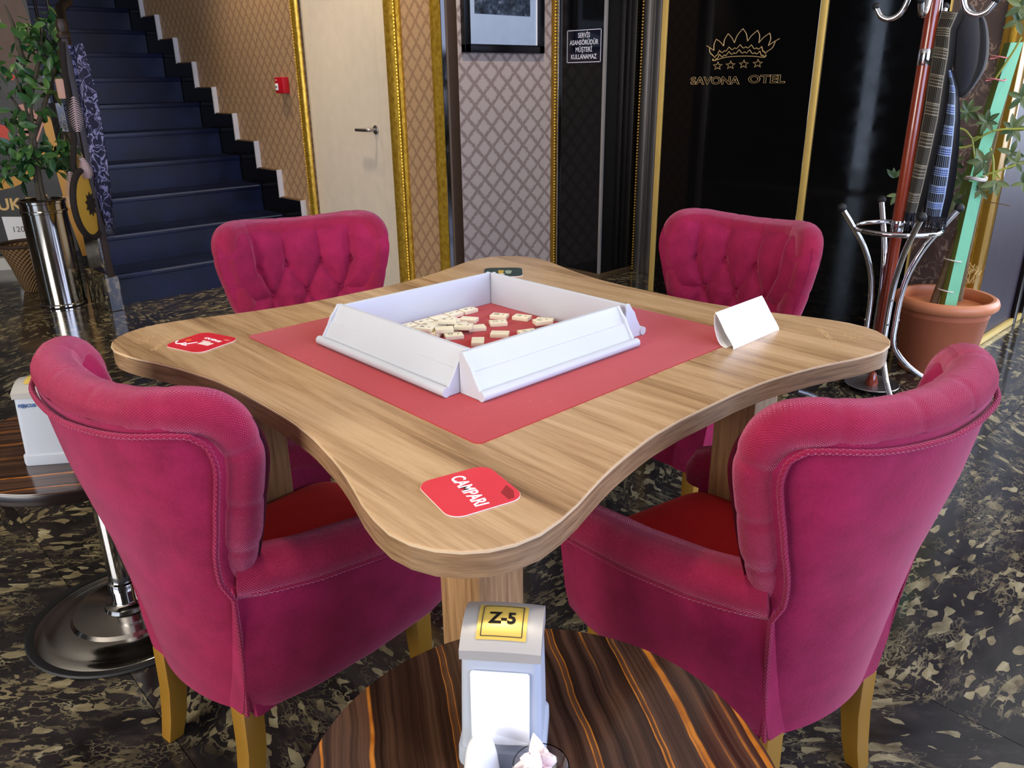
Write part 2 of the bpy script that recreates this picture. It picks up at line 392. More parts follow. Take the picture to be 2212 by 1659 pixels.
M_stem = mat('yellow_green_stem', rgb(150,156,62), .5); M_string = mat('pale_string', rgb(216,208,196), .8)

# ------------------------------------------------------------------ room shell
def build_shell():
    # floor: a bed and single marble tiles, 60 cm, thin joints
    bed = struct(MB().box(-4.6, 7.5, -4.2, 9.6, -.08, -.019).obj('floor', mat('joint_grout', rgb(70,62,52), .7), smooth=False))
    tm = MB().box(-.2992, .2992, -.2992, .2992, -.02, 0).mesh('tile', smooth=False); tm.materials.append(M_marble)
    for i in range(-4, 9):
        for j in range(-3, 12):
            x, y = .22+.6*i, -.11+.6*j
            if x > 3.4 and y > .5 or x < -1.9 or (y < -.9 and x > 2.4): continue
            put('tile', tm, None, bed, (x, y, 0))
    big = MB()
    for b in ((-4.6,-2.48,-4.2,9.6), (-2.48,5.32,-4.2,-2.21), (-2.48,5.32,6.79,9.6), (5.32,7.5,-4.2,9.6)): big.box(b[0], b[1], b[2], b[3], -.019, -.001)
    fo = big.obj('floor_border', M_marble, bed, smooth=False)
    # ceiling and far walls (close the room behind the camera; window openings towards -y and -x)
    c_ = MB(); c_.box(-4.6, 7.5, -4.2, 4.6, 2.9, 3.0); c_.box(-4.6, .25, 4.6, 9.6, 2.9, 3.0); c_.box(.25, 1.78, 4.5, 9.6, 4.6, 4.7); c_.box(.25, 1.78, 4.5, 4.6, 3.0, 4.6)
    struct(c_.obj('ceiling', M_ceil, smooth=False))
    struct(MB().box(.20, .26, 4.6, 9.6, 2.5, 4.6).obj('wall_stairwell', M_dark, smooth=False))
    w = MB(); w.box(-4.6, -1.6, -4.2, -4.08, 0, 2.9); w.box(3.4, 7.5, -4.2, -4.08, 0, 2.9); w.box(-1.6, 3.4, -4.2, -4.08, 0, .6); w.box(-1.6, 3.4, -4.2, -4.08, 2.8, 2.9)
    struct(w.obj('wall_front', M_dark, smooth=False))
    w = MB(); w.box(-4.6, -4.48, -4.2, -1.2, 0, 2.9); w.box(-4.6, -4.48, 1.6, 3.70, 0, 2.9); w.box(-4.6, -4.48, 3.95, 9.6, 0, 2.9); w.box(-4.6, -4.48, 3.7, 3.95, 2.3, 2.9); w.box(-4.6, -4.48, -1.2, 1.6, 2.6, 2.9)  # narrow slot added so the black panel reflects a bright streak
    struct(w.obj('wall_left', M_dark, smooth=False))
    w = MB(); w.box(5.9, 6.0, -4.2, -3.8, 0, 2.9); w.box(5.9, 6.0, -.6, 0, 0, 2.9); w.box(5.9, 6.0, -3.8, -.6, 0, .5); w.box(5.9, 6.0, -3.8, -.6, 2.7, 2.9)
    struct(w.obj('wall_east', M_dark, smooth=False))
    # stair / door wall, x = 1.70
    struct(MB().box(1.70, 1.78, 3.735, 9.6, 0, 4.7).obj('wall_stair', M_wpS, smooth=False))
    w = MB(); w.box(1.70, 1.78, 2.30, 2.62, 0, 2.9); w.box(1.70, 1.78, 2.62, 3.735, 2.15, 2.9)
    struct(w.obj('wall_door', M_wpS, smooth=False))
    struct(MB().box(1.78, 2.875, 2.6, 2.7, 0, 2.9).obj('wall_back', M_wpP, smooth=False))
    # marble pillar with plinth
    p = struct(MB().box(2.88, 3.26, 2.19, 2.7, 0, 2.9).obj('wall_pillar', M_blackmarble, smooth=False))
    MB().box(2.868, 3.26, 2.178, 2.6, 0, .035).obj('plinth', mat('plinth_brown_stone', rgb(84,66,44), .35), p, bevel=.004)
    MB().box(2.872, 2.89, 2.182, 2.20, .035, 2.9).obj('corner_strip', mat('satin_corner_strip', rgb(176,172,166), .35, metal=.6), p, bevel=.003)
    # niche: service elevator front, x = 3.23
    struct(MB().box(3.26, 3.36, 1.6, 2.7, 0, 2.9).obj('wall_niche', M_blackmarble, smooth=False))
    d = struct(MB().box(3.235, 3.26, 1.74, 2.03, 0, 2.2).obj('door_2', M_steel, smooth=False))
    fr = MB(); fr.box(3.20, 3.26, 2.03, 2.075, 0, 2.9); fr.box(3.215, 3.26, 2.075, 2.115, 0, 2.9); fr.box(3.205, 3.26, 2.115, 2.165, 0, 2.9)
    fr.obj('door_frame', M_steel, d, bevel=.004)
    b = MB()
    for i in range(150): b.ball((3.21, 2.175, .02+i*.0185), .0085, 6)
    b.obj('beading', M_goldpaint, d)
    # black glass wall, x = 2.88, with brass strips
    w = MB(); w.box(2.88, 2.96, 1.752, 1.785, 0, 2.9); w.box(2.88, 2.96, .28, .825, 0, 2.9)
    w = struct(w.obj('wall_panel', M_black, smooth=False)); 
    MB().box(2.877, 2.96, .862, 1.741, 0, 2.9).obj('panel', M_black, w, bevel=.002, smooth=False)
    for y0 in (1.743, .824): MB().box(2.872, 2.93, y0, y0+.036, 0, 2.9).obj('brass_strip', M_brass, w, bevel=.001)
    MB().box(2.96, 3.2, .2, 1.785, 0, 2.9).obj('core', M_dark, w, smooth=False)
    struct(MB().box(2.885, 2.96, -.005, .272, 0, 2.9).obj('wall_damask', M_dam, smooth=False))
    struct(MB().box(2.876, 2.90, .272, .28, 0, 2.9).obj('trim_5', M_brass, smooth=False))
    # gilded corner post and glossy right wall, y = -.015
    g = struct(MB().box(2.868, 2.95, -.03, .055, 0, 2.9).obj('trim_1', M_goldpaint, bevel=.006))
    MB().box(2.945, 2.952, -.036, -.028, 0, 2.9).obj('metal_edge', M_chrome, g)
    MB().box(2.862, 2.87, .0, .026, 0, 2.9).obj('bead', M_gold, g, bevel=.002)
    w = struct(MB().box(2.95, 7.5, -.015, .2, 0, 2.9).obj('wall_right', mat('glossy_plum_panel', rgb(58,50,58), .5, spec=.2), smooth=False))
    struct(MB().box(2.95, 4.2, -.033, -.015, 0, .035).obj('baseboard_right', M_brass, bevel=.004))
    fr = MB(); fr.box(3.62, 3.67, -.035, -.015, 0, 2.3); fr.box(3.76, 3.80, -.035, -.015, 0, 2.3)
    struct(fr.obj('trim_2', mat('dark_metal_trim', rgb(40,34,34), .3, metal=.6), bevel=.003))
    # door 1 (x = 1.70): white leaf, jamb, gilded mouldings
    d = struct(MB().box(1.715, 1.76, 2.857, 3.66, .0, 2.10).obj('door_1', M_door, bevel=.002, smooth=False))
    MB().box(1.705, 1.78, 2.735, 2.852, 0, 2.14).obj('jamb', M_door, d, bevel=.002, smooth=False)
    h = MB(); h.lathe([(0,0),(.026,0),(.026,.006),(.022,.009),(0,.009)], 24)
    for i, v in enumerate(h.V): h.V[i] = (1.715-v[2], 2.925+v[0], .968+v[1])
    ho = h.obj('handle_rose', M_steel, d)
    MB().tube(spline([(1.708,2.925,.968),(1.672,2.925,.968),(1.662,2.937,.968),(1.66,2.96,.967),(1.66,3.055,.966)], 6), .0095, 10).obj('door_handle', M_steel, d)
    def mould(name, y0, y1, z1, prof, m, beadside=None):
        # moulding: profile (y fraction, protrusion) extruded up
        P = [(1.70, y0)]+[(1.70-pr, y0+(y1-y0)*f) for f, pr in prof]+[(1.70, y1)]
        o = MB().prism(P, 0, z1).obj(name, m); struct(o)
        if beadside is not None:
            b = MB(); n = int(z1/.018)
            for i in range(n): b.ball((1.70-beadside[1], beadside[0], .01+i*.018), .0075, 6, (1,.8,1.3))
            b.obj('beading', M_gold, o)
        return o
    mould('trim_3', 2.600, 2.735, 2.9, [(.0,.012),(.12,.02),(.2,.008),(.35,.012),(.45,.022),(.8,.03),(.95,.022),(1,.01)], M_gold, (2.628,.024))
    mould('trim_4', 3.66, 3.735, 2.9, [(.0,.01),(.1,.022),(.6,.026),(.8,.012),(1,.008)], M_gold, (3.72,.018))
    o = mould('trim_6', 2.235, 2.335, 2.9, [(.0,.004),(.02,.024),(.45,.032),(.6,.018),(.7,.022),(.95,.018),(1,.006)], M_gold)
    MB().box(1.676, 1.70, 2.232, 2.2365, 0, 2.9).obj('white_edge', M_chrome, o)
    MB().prism([(1.702,2.235),(1.71,2.226),(1.745,2.224),(1.775,2.23),(1.78,2.236),(1.78,2.30),(1.702,2.30)], 0, 2.9).obj('end_moulding', M_giltshade, o)
    # beaded trim between picture wall and pillar
    t = struct(MB().box(2.842, 2.862, 2.575, 2.6, 0, 2.9).obj('trim_7', M_goldpaint, bevel=.004))
    b = MB()
    for i in range(150): b.ball((2.852, 2.572, .01+i*.0185), .008, 6)
    b.obj('beading', M_gold, t)
    MB().box(2.864, 2.876, 2.555, 2.575, 0, 2.9).obj('metal_edge', M_chrome, t, bevel=.002)
    # walls at the far left
    struct(MB().box(-4.6, .30, 7.2, 7.3, 0, 4.2).obj('wall_far', mat('brown_wall_paint', rgb(92,70,56), .6), smooth=False))
    struct(MB().box(-.05, .12, 5.9, 6.2, 0, 3.4).obj('wall_column', mat('taupe_column_paint', rgb(124,98,78), .6), bevel=.01))
    struct(MB().box(.0, 1.78, 9.5, 9.6, 0, 4.7).obj('wall_landing', mat('landing_paint', rgb(24,22,26), .8), smooth=False))
build_shell()

RISE, RUN, Y0 = .1825, .2925, 3.80
def build_stairs():
    st = thing('staircase', 'dark granite staircase climbing beside the lattice wallpaper wall', 'staircase', (0,0,0))
    xr = 1.668
    for k in range(14):
        xl = (.36, .47, .60)[k] if k < 3 else .70
        y, z = Y0+RUN*k, RISE*(k+1)
        t = MB().box(xl, xr, y-.012, y+RUN+.01, z-.032, z).obj('tread', M_stair, st, bevel=.004)
        if k < 3: MB().box(xl+.25 if k == 0 else xl+.05, xr-.02, y-.0135, y-.008, z-.012, z-.003).obj('nosing_strip', mat('worn_nosing', rgb(74,76,84), .5) if k == 0 else bpy.data.materials['worn_nosing'], t)
        MB().box(xl+.004, xr, y, y+.02, z-RISE, z-.032).obj('riser', M_stair, st, smooth=False)
    # side stringer on the left, marble, and the low block the newel stands on
    P = [(Y0+RUN*3-.02, 0), (Y0+RUN*3-.02, RISE*3+.2)]
    for k in range(3, 14): P += [(Y0+RUN*k-.02, RISE*(k+1)+.02), (Y0+RUN*(k+1)-.02, RISE*(k+1)+.02)]
    P += [(Y0+RUN*14, 0)]
    MB().prism(P, .65, .698, lambda a, b, h: (h, a, b)).obj('stringer', M_marble, st, smooth=False)
    for k in range(3): MB().box((.314,.42,.55)[k], (.358,.468,.598)[k], Y0+RUN*k-.02, Y0+RUN*(k+1)-.021, 0, RISE*(k+1)+.01).obj('end_block', M_marble, st, bevel=.003, smooth=False)
    x0, x1 = 1.672, 1.70
    SY, SZ, SR, SH = 3.822, .474, .2935, .181        # first outer corner, run and rise of the stepped skirting
    N = 13
    top = [(SY, 0)]
    for k in range(N): top += [(SY+SR*k, SZ+SH*k), (SY+SR*(k+1), SZ+SH*k)]
    MB().prism(top+[(SY+SR*N, 0)], x0, x1-.002, lambda a, b, h: (h, a, b)).obj('skirting', M_blackmarble, st, smooth=False)
    LG = mat('edge_ledge_stone', rgb(96,76,56), .5)
    for k in range(N):
        yy = SY+SR*k; zz = SZ+SH*k
        MB().box(x0-.006, x1+.004, yy-.010, yy+.004, (zz-SH) if k else 0, zz+.008).obj('edge_trim', M_white, st, smooth=False)
        MB().box(x0-.002, x1+.003, yy+.004, yy+SR-.010, zz, zz+.007).obj('edge_ledge', LG, st, smooth=False)
    # handrail on the left
    RW = mat('dark_rail_wood', rgb(22,17,15), .4)
    MB().tube(spline([(.372, 3.75, 1.40), (.50, 4.2, 1.62), (.66, 4.75, 1.92), (.67, 7.4, 3.55)], 6), .028, 10).obj('handrail', RW, st)
    for k in range(3, 13): MB().tube([(.67, Y0+RUN*k+.05, RISE*(k+1)), (.67, Y0+RUN*k+.05, RISE*(k+1)+1.13)], .010, 8).obj('baluster', RW, st)
build_stairs()

# ------------------------------------------------------------------ game table
def prof_r(phi):
    return interp(phi, [0,9,18,27,33,37,41,45], [.505,.511,.537,.596,.668,.738,.772,.783])
def table_outline(scale=0.0, n=160):
    pts = []
    for i in range(n):
        a = 360*i/n; ph = a % 90; ph = min(ph, 90-ph)
        # smoothed radius
        r = sum(prof_r(min(max(abs(ph+d), 0), 90-abs(ph+d) if abs(ph+d) > 45 else 45)) for d in (-3,-1.5,0,1.5,3))/5
        pts.append(((r+scale)*cos(R(a)), (r+scale)*sin(R(a))))
    return pts
def build_table():
    t = thing('game_table', 'four-lobed walnut game table with inset red felt square', 'table', (0,0,0))
    m = MB().prism(table_outline(-.0), .716, .745)
    MB().prism(table_outline(-.002), .712, .7455).obj('edge_band', M_edge, t)
    MB().prism(table_outline(.0005), .7455, .7485).obj('edge_line', M_edgeline, t)
    MB().prism(table_outline(-.0018), .7485, .750).obj('tabletop', M_wood, t, smooth=False)
    a = .36; c = .012; P = []
    for sx, sy, a0 in ((1,1,0),(-1,1,90),(-1,-1,180),(1,-1,270)):
        for k in range(6):
            an = R(a0+18*k); P.append((sx*(a-c)+c*cos(an), sy*(a-c)+c*sin(an)))
    MB().prism(P, .7495, .7515).obj('felt', M_felt, t, smooth=False)
    lm = MB().box(-.045, .045, -.045, .045, 0, .713).mesh('leg', bevel=.002, seg=1, smooth=False); lm.materials.append(bpy.data.materials['walnut_edge_band'])
    kk = NT('walnut_leg'); n2 = kk.noise(kk.mapping(kk.coord(), sc=(40,40,2.2)), 3.0, 4, .6)
    kk.set(col=kk.ramp(n2, [(.3, rgb(122,88,56)), (.7, rgb(170,132,90))]), rough=.35); lm.materials[0] = kk.m
    for sx in (-1, 1):
        for sy in (-1, 1): put('leg', lm, None, t, (sx*.365, sy*.365, 0))
    MB().box(-.33,.33,-.018,.018,.62,.712).box(-.018,.018,-.33,.33,.62,.711).obj('apron', M_edge, t, smooth=False)
    # engraved emblems on two lobes
    ME = mat('engraved_pale_mark', rgb(206,170,120), .5)
    for (cx, cy, rz) in ((.468, -.484, R(-45+180+90)), (-.493, .462, R(135-90))):
        e = MB()
        for k in range(9):
            an = R(150-15*k); L = .030-.010*abs(k-4)/4
            for r0 in (.012, .012+L*.55): 
                p = Vector((cos(an)*r0, sin(an)*r0*1.1-.005)); q = Vector((cos(an)*(r0+L*.4), sin(an)*(r0+L*.4)*1.1-.005))
                d = (q-p).normalized().orthogonal()*.0012
                e.add([(p.x-d.x,p.y-d.y,0),(q.x-d.x,q.y-d.y,0),(q.x+d.x,q.y+d.y,0),(p.x+d.x,p.y+d.y,0)], [(0,1,2,3)])
        M = Matrix.Translation((cx, cy, .7504)) @ Matrix.Rotation(rz, 4, 'Z')
        mk = e.obj('emblem', ME, t, smooth=False); mk.data.transform(M @ Matrix.Translation((0, .02, 0)))
        letter('SAVONA OTEL', .017, M @ Matrix.Translation((0, -.012, 0)), ME, t, extrude=.0001, xs=1.15)
build_table()

# ------------------------------------------------------------------ tile racks, tiles, coasters, card
def build_racks():
    r = thing('tile_rack', 'pale grey plastic tile rack nearest the camera on the right, facing the right-hand front chair', 'rack', (0,0,0), 0, 'tile racks boxed on the felt')
    L = .395; h = .072
    # local: x along, y = 0 vertical inner face, sloped outer face towards -y
    body = [(0,0),(0,h),(-.008,h),(-.026,.042),(-.029,.042),(-.049,.010),(-.052,.010),(-.052,0)]
    MB().prism(body, .004, L-.004, lambda a, b, x: (x, a, b)).obj('body', M_plast, r, bevel=.0008, seg=1, smooth=False)
    cap = [(.0,0),(.0,h),(-.010,h+.001),(-.020,.060),(-.028,.052),(-.036,.036),(-.052,.012),(-.052,0)]
    for x0 in (0, L-.006): MB().prism(cap, x0, x0+.006, lambda a, b, x: (x, a, b)).obj('end_cap', M_plast, r, bevel=.0008, seg=1, smooth=False)
    MB().tube([(-.002,-.0545,.0085),(L+.002,-.0545,.0085)], .0085, 12).obj('front_lip', M_plast, r)
    z = .7516
    r.location = (-.252, -.190, z)
    g = 'tile racks boxed on the felt'
    dup(r, (-.226, .206, z), R(-90), 'pale grey plastic tile rack on the left of the box, nearest the left front armchair', g)
    dup(r, (.160, .1905, z), R(180), 'pale grey plastic tile rack at the back left, towards the stairs', g)
    dup(r, (.157, -.206, z), R(90), 'pale grey plastic tile rack at the back right, towards the armchair by the black panel', g)
build_racks()

def build_tiles():
    tm = MB().box(-.0125, .0125, -.0185, .0185, 0, .0085).mesh('game_tile', bevel=.0012, seg=2); tm.materials.append(M_tile)
    z = .7517
    def tile(x, y, a, label, dz=0, num=None, group='game tiles on the felt', tilt=0):
        o = put('game_tile', tm, None, None, (x, y, z+dz), (tilt, 0, R(a))); tag(o, label, 'game tile', group)
        if num:
            me = text_mesh(num, .0135, .0001); me.transform(Matrix.Translation((0, .006, .0086))); put('number', me, M_ink, o)
            MB().lathe([(0,.0086),(.0018,.0086),(.0016,.0088),(0,.0088)], 10, (0,-.009,0)).obj('dot', M_ink, o)
        return o
    tile(-.061, -.015, -43, 'blank cream game tile lying alone nearest the camera inside the rack box')
    tile(.002, -.010, 40, 'blank cream game tile near the front-right rack, right of the lone nearest tile')
    tile(.052, .050, 56, 'cream game tile in the middle of the open felt, below the back centre one', num='2')
    tile(.089, .086, 28, 'cream game tile at the centre back of the open felt', num='23')
    tile(.116, .044, 22, 'cream game tile halfway along the back-right rack', num='6')
    tile(.132, -.008, 30, 'cream game tile lying flat against the right rack corner')
    tile(.104, -.030, 66, 'numbered cream game tile overlapping another at the right corner of the box', dz=.0088, num='13')
    tile(.049, -.042, 70, 'cream game tile half hidden behind the front-right rack', num='11')
    row = [(.070,.168,88,'4'), (.028,.168,92,'7'), (-.014,.167,90,None), (-.056,.165,90,'9'), (-.098,.165,92,'3')]
    names = ['first tile', 'second tile', 'third tile', 'fourth tile', 'fifth tile']
    for (x, y, a, n), nm in zip(row, names):
        tile(x, y, a, 'cream game tile in the row along the back-left rack, %s from the box corner' % nm, num=n)
    tile(.024, .112, 30, 'blank cream game tile with pointed view, right edge of the heap towards the centre')
    tile(-.003, .056, 62, 'blank cream game tile at the near right edge of the heap')
    lab = 'cream game tile in the jumbled heap by the left rack'
    heap = [(-.010,.136,86,0,'1'),(-.016,.096,60,0,None),(-.052,.130,75,0,'2'),(-.095,.130,92,0,'6'),(-.046,.090,40,0,'10'),(-.090,.090,20,0,None),(-.130,.115,75,0,'5'),
            (-.071,.047,62,0,'12'),(-.034,.060,40,.0088,'7'),(-.066,.110,66,.0088,None),(-.098,.105,25,.0088,'8'),(-.030,.105,50,.0088,'9'),(-.075,.072,55,.0088,None),(-.050,.092,45,.0176,'4')]
    for x, y, a, dz, n in heap: tile(x, y, a, lab, dz, n, 'game tiles heaped by the left rack')
build_tiles()

def rrect(w, h, r, n=5):
    P = []
    for sx, sy, a0 in ((1,1,0),(-1,1,90),(-1,-1,180),(1,-1,270)):
        for k in range(n+1):
            an = R(a0+90*k/n); P.append((sx*(w/2-r)+r*cos(an), sy*(h/2-r)+r*sin(an)))
    return P
def build_coasters():
    z = .7503
    def coaster(loc, rz, label, m, w=.104):
        c = thing('coaster', label, 'coaster', (loc[0], loc[1], z), rz, 'coasters on the game table')
        MB().prism(rrect(w, w, .02), 0, .0012).obj('board', M_card, c, smooth=False)
        MB().prism(rrect(w-.0008, w-.0008, .02), .0012, .0016).obj('print', m, c, smooth=False); return c
    Z = Matrix.Translation((0,0,.0017))
    c = coaster((-.456, -.454), R(-103), 'red cardboard coaster with white block lettering on the near lobe', mat('sheen_paled_red_print', rgb(216,56,68), .4))  # paler red: the card's sheen is put into the print colour
    letter('CAMPARI', .026, Matrix.Translation((0,-.002,.0017)) @ Matrix.Rotation(R(-4), 4, 'Z'), M_paper, c, bold=.0006, extrude=.0001, xs=.78)
    MB().add([(.012,.046,.00165),(.026,.030,.00165),(.046,.030,.00165),(.046,.038,.00165),(.03,.0465,.00165)], [(0,1,2,3,4)]).obj('print_patch', mat('dark_red_print', rgb(150,30,34), .5), c, smooth=False)
    c = coaster((-.443, .386), R(-72), 'red cardboard coaster printed with a glass and small white captions on the left lobe', M_red)
    letter('CAMPARI', .012, Matrix.Translation((.008,.02,.0017)) @ Matrix.Rotation(R(-6), 4, 'Z'), M_paper, c, bold=.0004, extrude=.0001)
    MB().box(.0,.03,-.012,.004,.0016,.0018).box(-.006,.016,.005,.009,.0016,.0018).obj('caption', M_card, c, smooth=False)
    g = MB(); g.tube([(-.036+.012*cos(a), -.018+.012*sin(a), .0018) for a in [R(k) for k in range(180, 361, 20)]], .0012, 4); g.tube([(-.024,-.03,.0018),(-.010,-.030,.0018)], .0015, 4); g.tube([(-.018,-.026,.0018),(-.006,-.006,.0018)], .001, 4)
    g.obj('glass_drawing', M_paper, c); MB().ball((-.034,-.004,.0016), .007, 10, (1,1,.03)).obj('orange_drawing', mat('orange_print', rgb(230,104,40), .5), c)
    MB().box(.03,.042,.028,.034,.0016,.0018).obj('corner_caption', mat('pink_print', rgb(232,130,120), .5), c, smooth=False)
    c = coaster((.392, .403), R(-43), 'dark green cardboard coaster with two glasses printed on the far lobe', M_green)
    MB().prism([(-.012,-.02),(.0,-.02),(.002,.02),(-.014,.02)], .0016, .0018).obj('amber_glass_drawing', mat('amber_print', rgb(196,162,70), .5), c, smooth=False)
    MB().prism([(.008,-.02),(.02,-.02),(.024,.012),(.014,.02),(.004,.012)], .0016, .0018).obj('pale_glass_drawing', mat('pale_print', rgb(150,164,140), .5), c, smooth=False)
    MB().box(-.018,.004,-.028,-.022,.0016,.0018).obj('white_caption', M_paper, c, smooth=False)
build_coasters()
def build_card():
    # folded white tent card: triangular tube lying on its side
    A = Vector((.262, -.385, .7505)); D = Vector((.98, .02, 0)).normalized(); Nn = Vector((-D.y, D.x, 0)); L = .175
    pr = [(.0,.0),(.022,.031),(.043,.060),(.047,.060),(.046,.036),(.036,.010),(.024,0)]
    t = .0012
    m = MB()
    out = spline([(p[0],p[1],0) for p in pr], 4, closed=True)
    V = []
    def P(a, b, x): return tuple(A+D*x+Nn*a+Vector((0,0,b)))
    m = MB()
    n = len(out); c = Vector((.030,.022,0))
    inn = [p+(c-p).normalized()*t for p in out]
    for x in (0, L): V += [P(p.x, p.y+.0002, x) for p in out]+[P(p.x, p.y+.0002, x) for p in inn]
    F = []
    for i in range(n):
        j = (i+1) % n
        F += [(i, j, 2*n+j, 2*n+i), (n+i, 3*n+i, 3*n+j, n+j), (i, n+i, n+j, j), (2*n+i, 2*n+j, 3*n+j, 3*n+i)]
    m.add(V, F)
    tag(m.obj('table_card', M_paper, smooth=False), 'blank white folded card standing on the table corner beside the felt', 'table card')
build_card()

# ------------------------------------------------------------------ armchairs
def build_chairs():
    ch = thing('armchair', 'magenta velvet tub armchair at the left front, its plain back towards the camera', 'armchair', (0,0,0), 0, 'magenta armchairs around the game table')
    def xb(z): return interp(z, [.18,.35,.5,.65,.80,.87], [-.218,-.236,-.258,-.293,-.320,-.328])
    def kk(z): return interp(z, [.18,.5,.65,.87], [1.3,1.1,.95,.85])
    OUT = spline([(.180,.455,0),(.196,.52,0),(.222,.60,0),(.243,.68,0),(.253,.738,0),(.245,.788,0),(.210,.804,0),(.11,.797,0),(0,.792,0)], 7)
    OUT = [(p.x, p.y) for p in OUT]
    full = OUT+[(-a, b) for a, b in OUT[-2::-1]]
    def latmax(z):
        if z < .52: return interp(z, [.205,.30,.46,.52], [.148,.168,.188,.196])
        zs = [b for a, b in OUT]; ls = [a for a, b in OUT]
        return interp(z, zs[:41], ls[:41])
    TH = .075
    def pos(lat, z, d):
        k_ = kk(z); w_ = max(0, abs(lat)-.14); g = -2*k_*lat-7*math.copysign(w_, lat); q = sqrt(1+g*g)
        return (xb(z)+k_*lat*lat+3.5*w_*w_+d/q, lat+d*g/q, z)
    # tuft layout (lat, z)
    B1 = [(l, .690) for l in (-.180,-.060,.060,.180)]; B2 = [(l, .602) for l in (-.120,0,.120)]; B3 = [(l, .514) for l in (-.180,-.060,.060,.180)]
    # rim roll
    npt = len(full)
    def rimr(t):
        r = .034; q = t*(npt-1); r *= .5+.5*min(1, min(t, 1-t)/.12)
        lat, z = full[min(int(round(q)), npt-1)]
        r += .002*sstep(.735, .785, z)
        for bl, bz in B1:
            if z > .74: r -= .0015*math.exp(-((lat-bl*1.05)/.008)**2)
        for zz in (.655, .568, .745):
            if abs(lat) > .18: r -= .0018*math.exp(-((z-zz)/.008)**2)
        return r
    def dense(P, m=3):
        o = []
        for p, q in zip(P, P[1:]): o += [(p[0]+(q[0]-p[0])*k/m, p[1]+(q[1]-p[1])*k/m) for k in range(m)]
        return o+[P[-1]]
    full = dense(full, 3); npt = len(full)
    MB().tube([pos(a, b, TH*.5) for a, b in full], rimr, 20, flat=1.05, up=None, uscale=1.0).obj('back_rim', M_rim, ch)
    # outer back panel
    def zmid(u):
        a = abs(u-.5)*2*.25; return interp(a, [0,.11,.214,.26], [.789,.794,.798,.784])-.004
    def outer(u, v):
        z = .205+(zmid(u)-.205)*(1-(1-v)**1.25); lm = max(latmax(z), .02); s = (u-.5)*2
        lat = s*lm; bulge = .010*(1-s*s)*sin(pi*min(1, v*1.02))
        return pos(lat, z, -.004*0-bulge+.012*(abs(s)**6))
    MB().grid(33, 37, outer).obj('outer_back', M_vel, ch)
    # piping between rim and outer panel, down to the hem
    ins = []
    low = [(.152+.040*(k/8)**.9, .207+.265*k/8) for k in range(9)]
    for a, b in low: ins.append((a-.004, b))
    base = [(p[0], p[1]) for p in OUT]
    for i, (a, b) in enumerate(base):
        if b < .50: continue
        w = sstep(.42, .58, b)*(.015+.006*sstep(.76,.79,b))
        q0 = base[max(i-1,0)]; q1 = base[min(i+1,len(base)-1)]
        d = Vector((q1[0]-q0[0], q1[1]-q0[1])).normalized(); nrm = Vector((-d.y, d.x))
        ins.append((a-.004+nrm.x*w, b+nrm.y*w))
    ins = ins+[(-a, b) for a, b in ins[-2::-1]]
    MB().tube([pos(a, b, -.005-.005*(1-(a/.18)**2 if abs(a) < .18 else 0)) for a, b in ins], .0047, 8, uscale=.55).obj('back_piping', M_pip, ch)
    # tufted inner back
    segs = []
    def seg(a, b): segs.append((Vector((a[0], a[1])), Vector((b[0], b[1]))))
    for b in B1: seg(b, (b[0]*1.06, .86))
    for row, nxt in ((B1, B2), (B2, B3)):
        for p in row:
            for q in nxt:
                if abs(p[0]-q[0]) < .07: seg(p, q)
    for p in (B2[0], B2[2]): seg(p, (math.copysign(.29, p[0]), p[1]-.005))
    for p in (B3[0], B3[3]): seg(p, (math.copysign(.29, p[0]), p[1]))
    for p in B3: seg(p, (p[0], .40))
    btn = [Vector(b) for b in B1+B2+B3]
    def dseg(p, a, b):
        d = b-a; t = max(0, min(1, (p-a).dot(d)/d.length_squared)); return (p-(a+d*t)).length
    EX = []
    for i, (a, b) in enumerate(OUT):
        q0 = OUT[max(i-1,0)]; q1 = OUT[min(i+1,len(OUT)-1)]
        d = Vector((q1[0]-q0[0], q1[1]-q0[1])).normalized(); EX.append((a+d.y*.026, b-d.x*.028))
    EX = [(EX[0][0]-.03, .36)]+EX
    exs = [(Vector(p), Vector(q)) for p, q in zip(EX, EX[1:])]
    kpk = max(range(len(EX)), key=lambda k: EX[k][1])
    def ztop(lat): return interp(abs(lat), [a for a, b in EX[:kpk-1:-1]], [b for a, b in EX[:kpk-1:-1]])
    kwx = max(range(len(EX)), key=lambda k: EX[k][0])
    wmax = EX[kwx][0]
    def latside(z): return interp(z, [b for a, b in EX[:kpk+1]], [a for a, b in EX[:kpk+1]])
    def inner(u, v):
        s = (u-.5)*2; t = 1-(1-v)**1.3
        z0 = .385+(ztop(s*EX[kpk][0])-.0005-.385)*t
        lm = latside(z0); lat = s*lm; z = min(z0, ztop(lat)-.0005) if abs(lat) < EX[kpk][0] else z0
        p = Vector((lat, z)); pa = Vector((abs(lat), z)); ds = min(dseg(p, a, b) for a, b in segs); db = min((p-b).length for b in btn)
        e = min(dseg(pa, a, b) for a, b in exs); rr_ = 1-min(e/.075, 1)
        h = .022*(1-math.exp(-ds/.024))*(1-.3*math.exp(-ds/.003)) - .014*math.exp(-(db/.013)**2)
        pr = sqrt(max(0, 1-rr_*rr_))
        return pos(lat, z, TH*.5-.002+pr*.040+h*(.25+.75*sstep(0, .06, e))*(1 if e > .012 else e/.012))
    MB().grid(101, 91, inner, flip=True).obj('tufted_back', M_vel, ch)
    for b in btn:
        lat, z = b.x, b.y; q = pos(lat, z, TH*.5+.026)
        MB().ball(q, .0085, 12, (.7,1,1)).obj('button', M_vel, ch)
    # arms
    def lat_b(x): return interp(x, [-.205,-.15,-.08,.05,.2,.26], [.150,.178,.198,.214,.218,.208])
    def lat_t(x): return interp(x, [-.205,-.15,-.08,.05,.2,.26], [.186,.214,.234,.248,.246,.236])
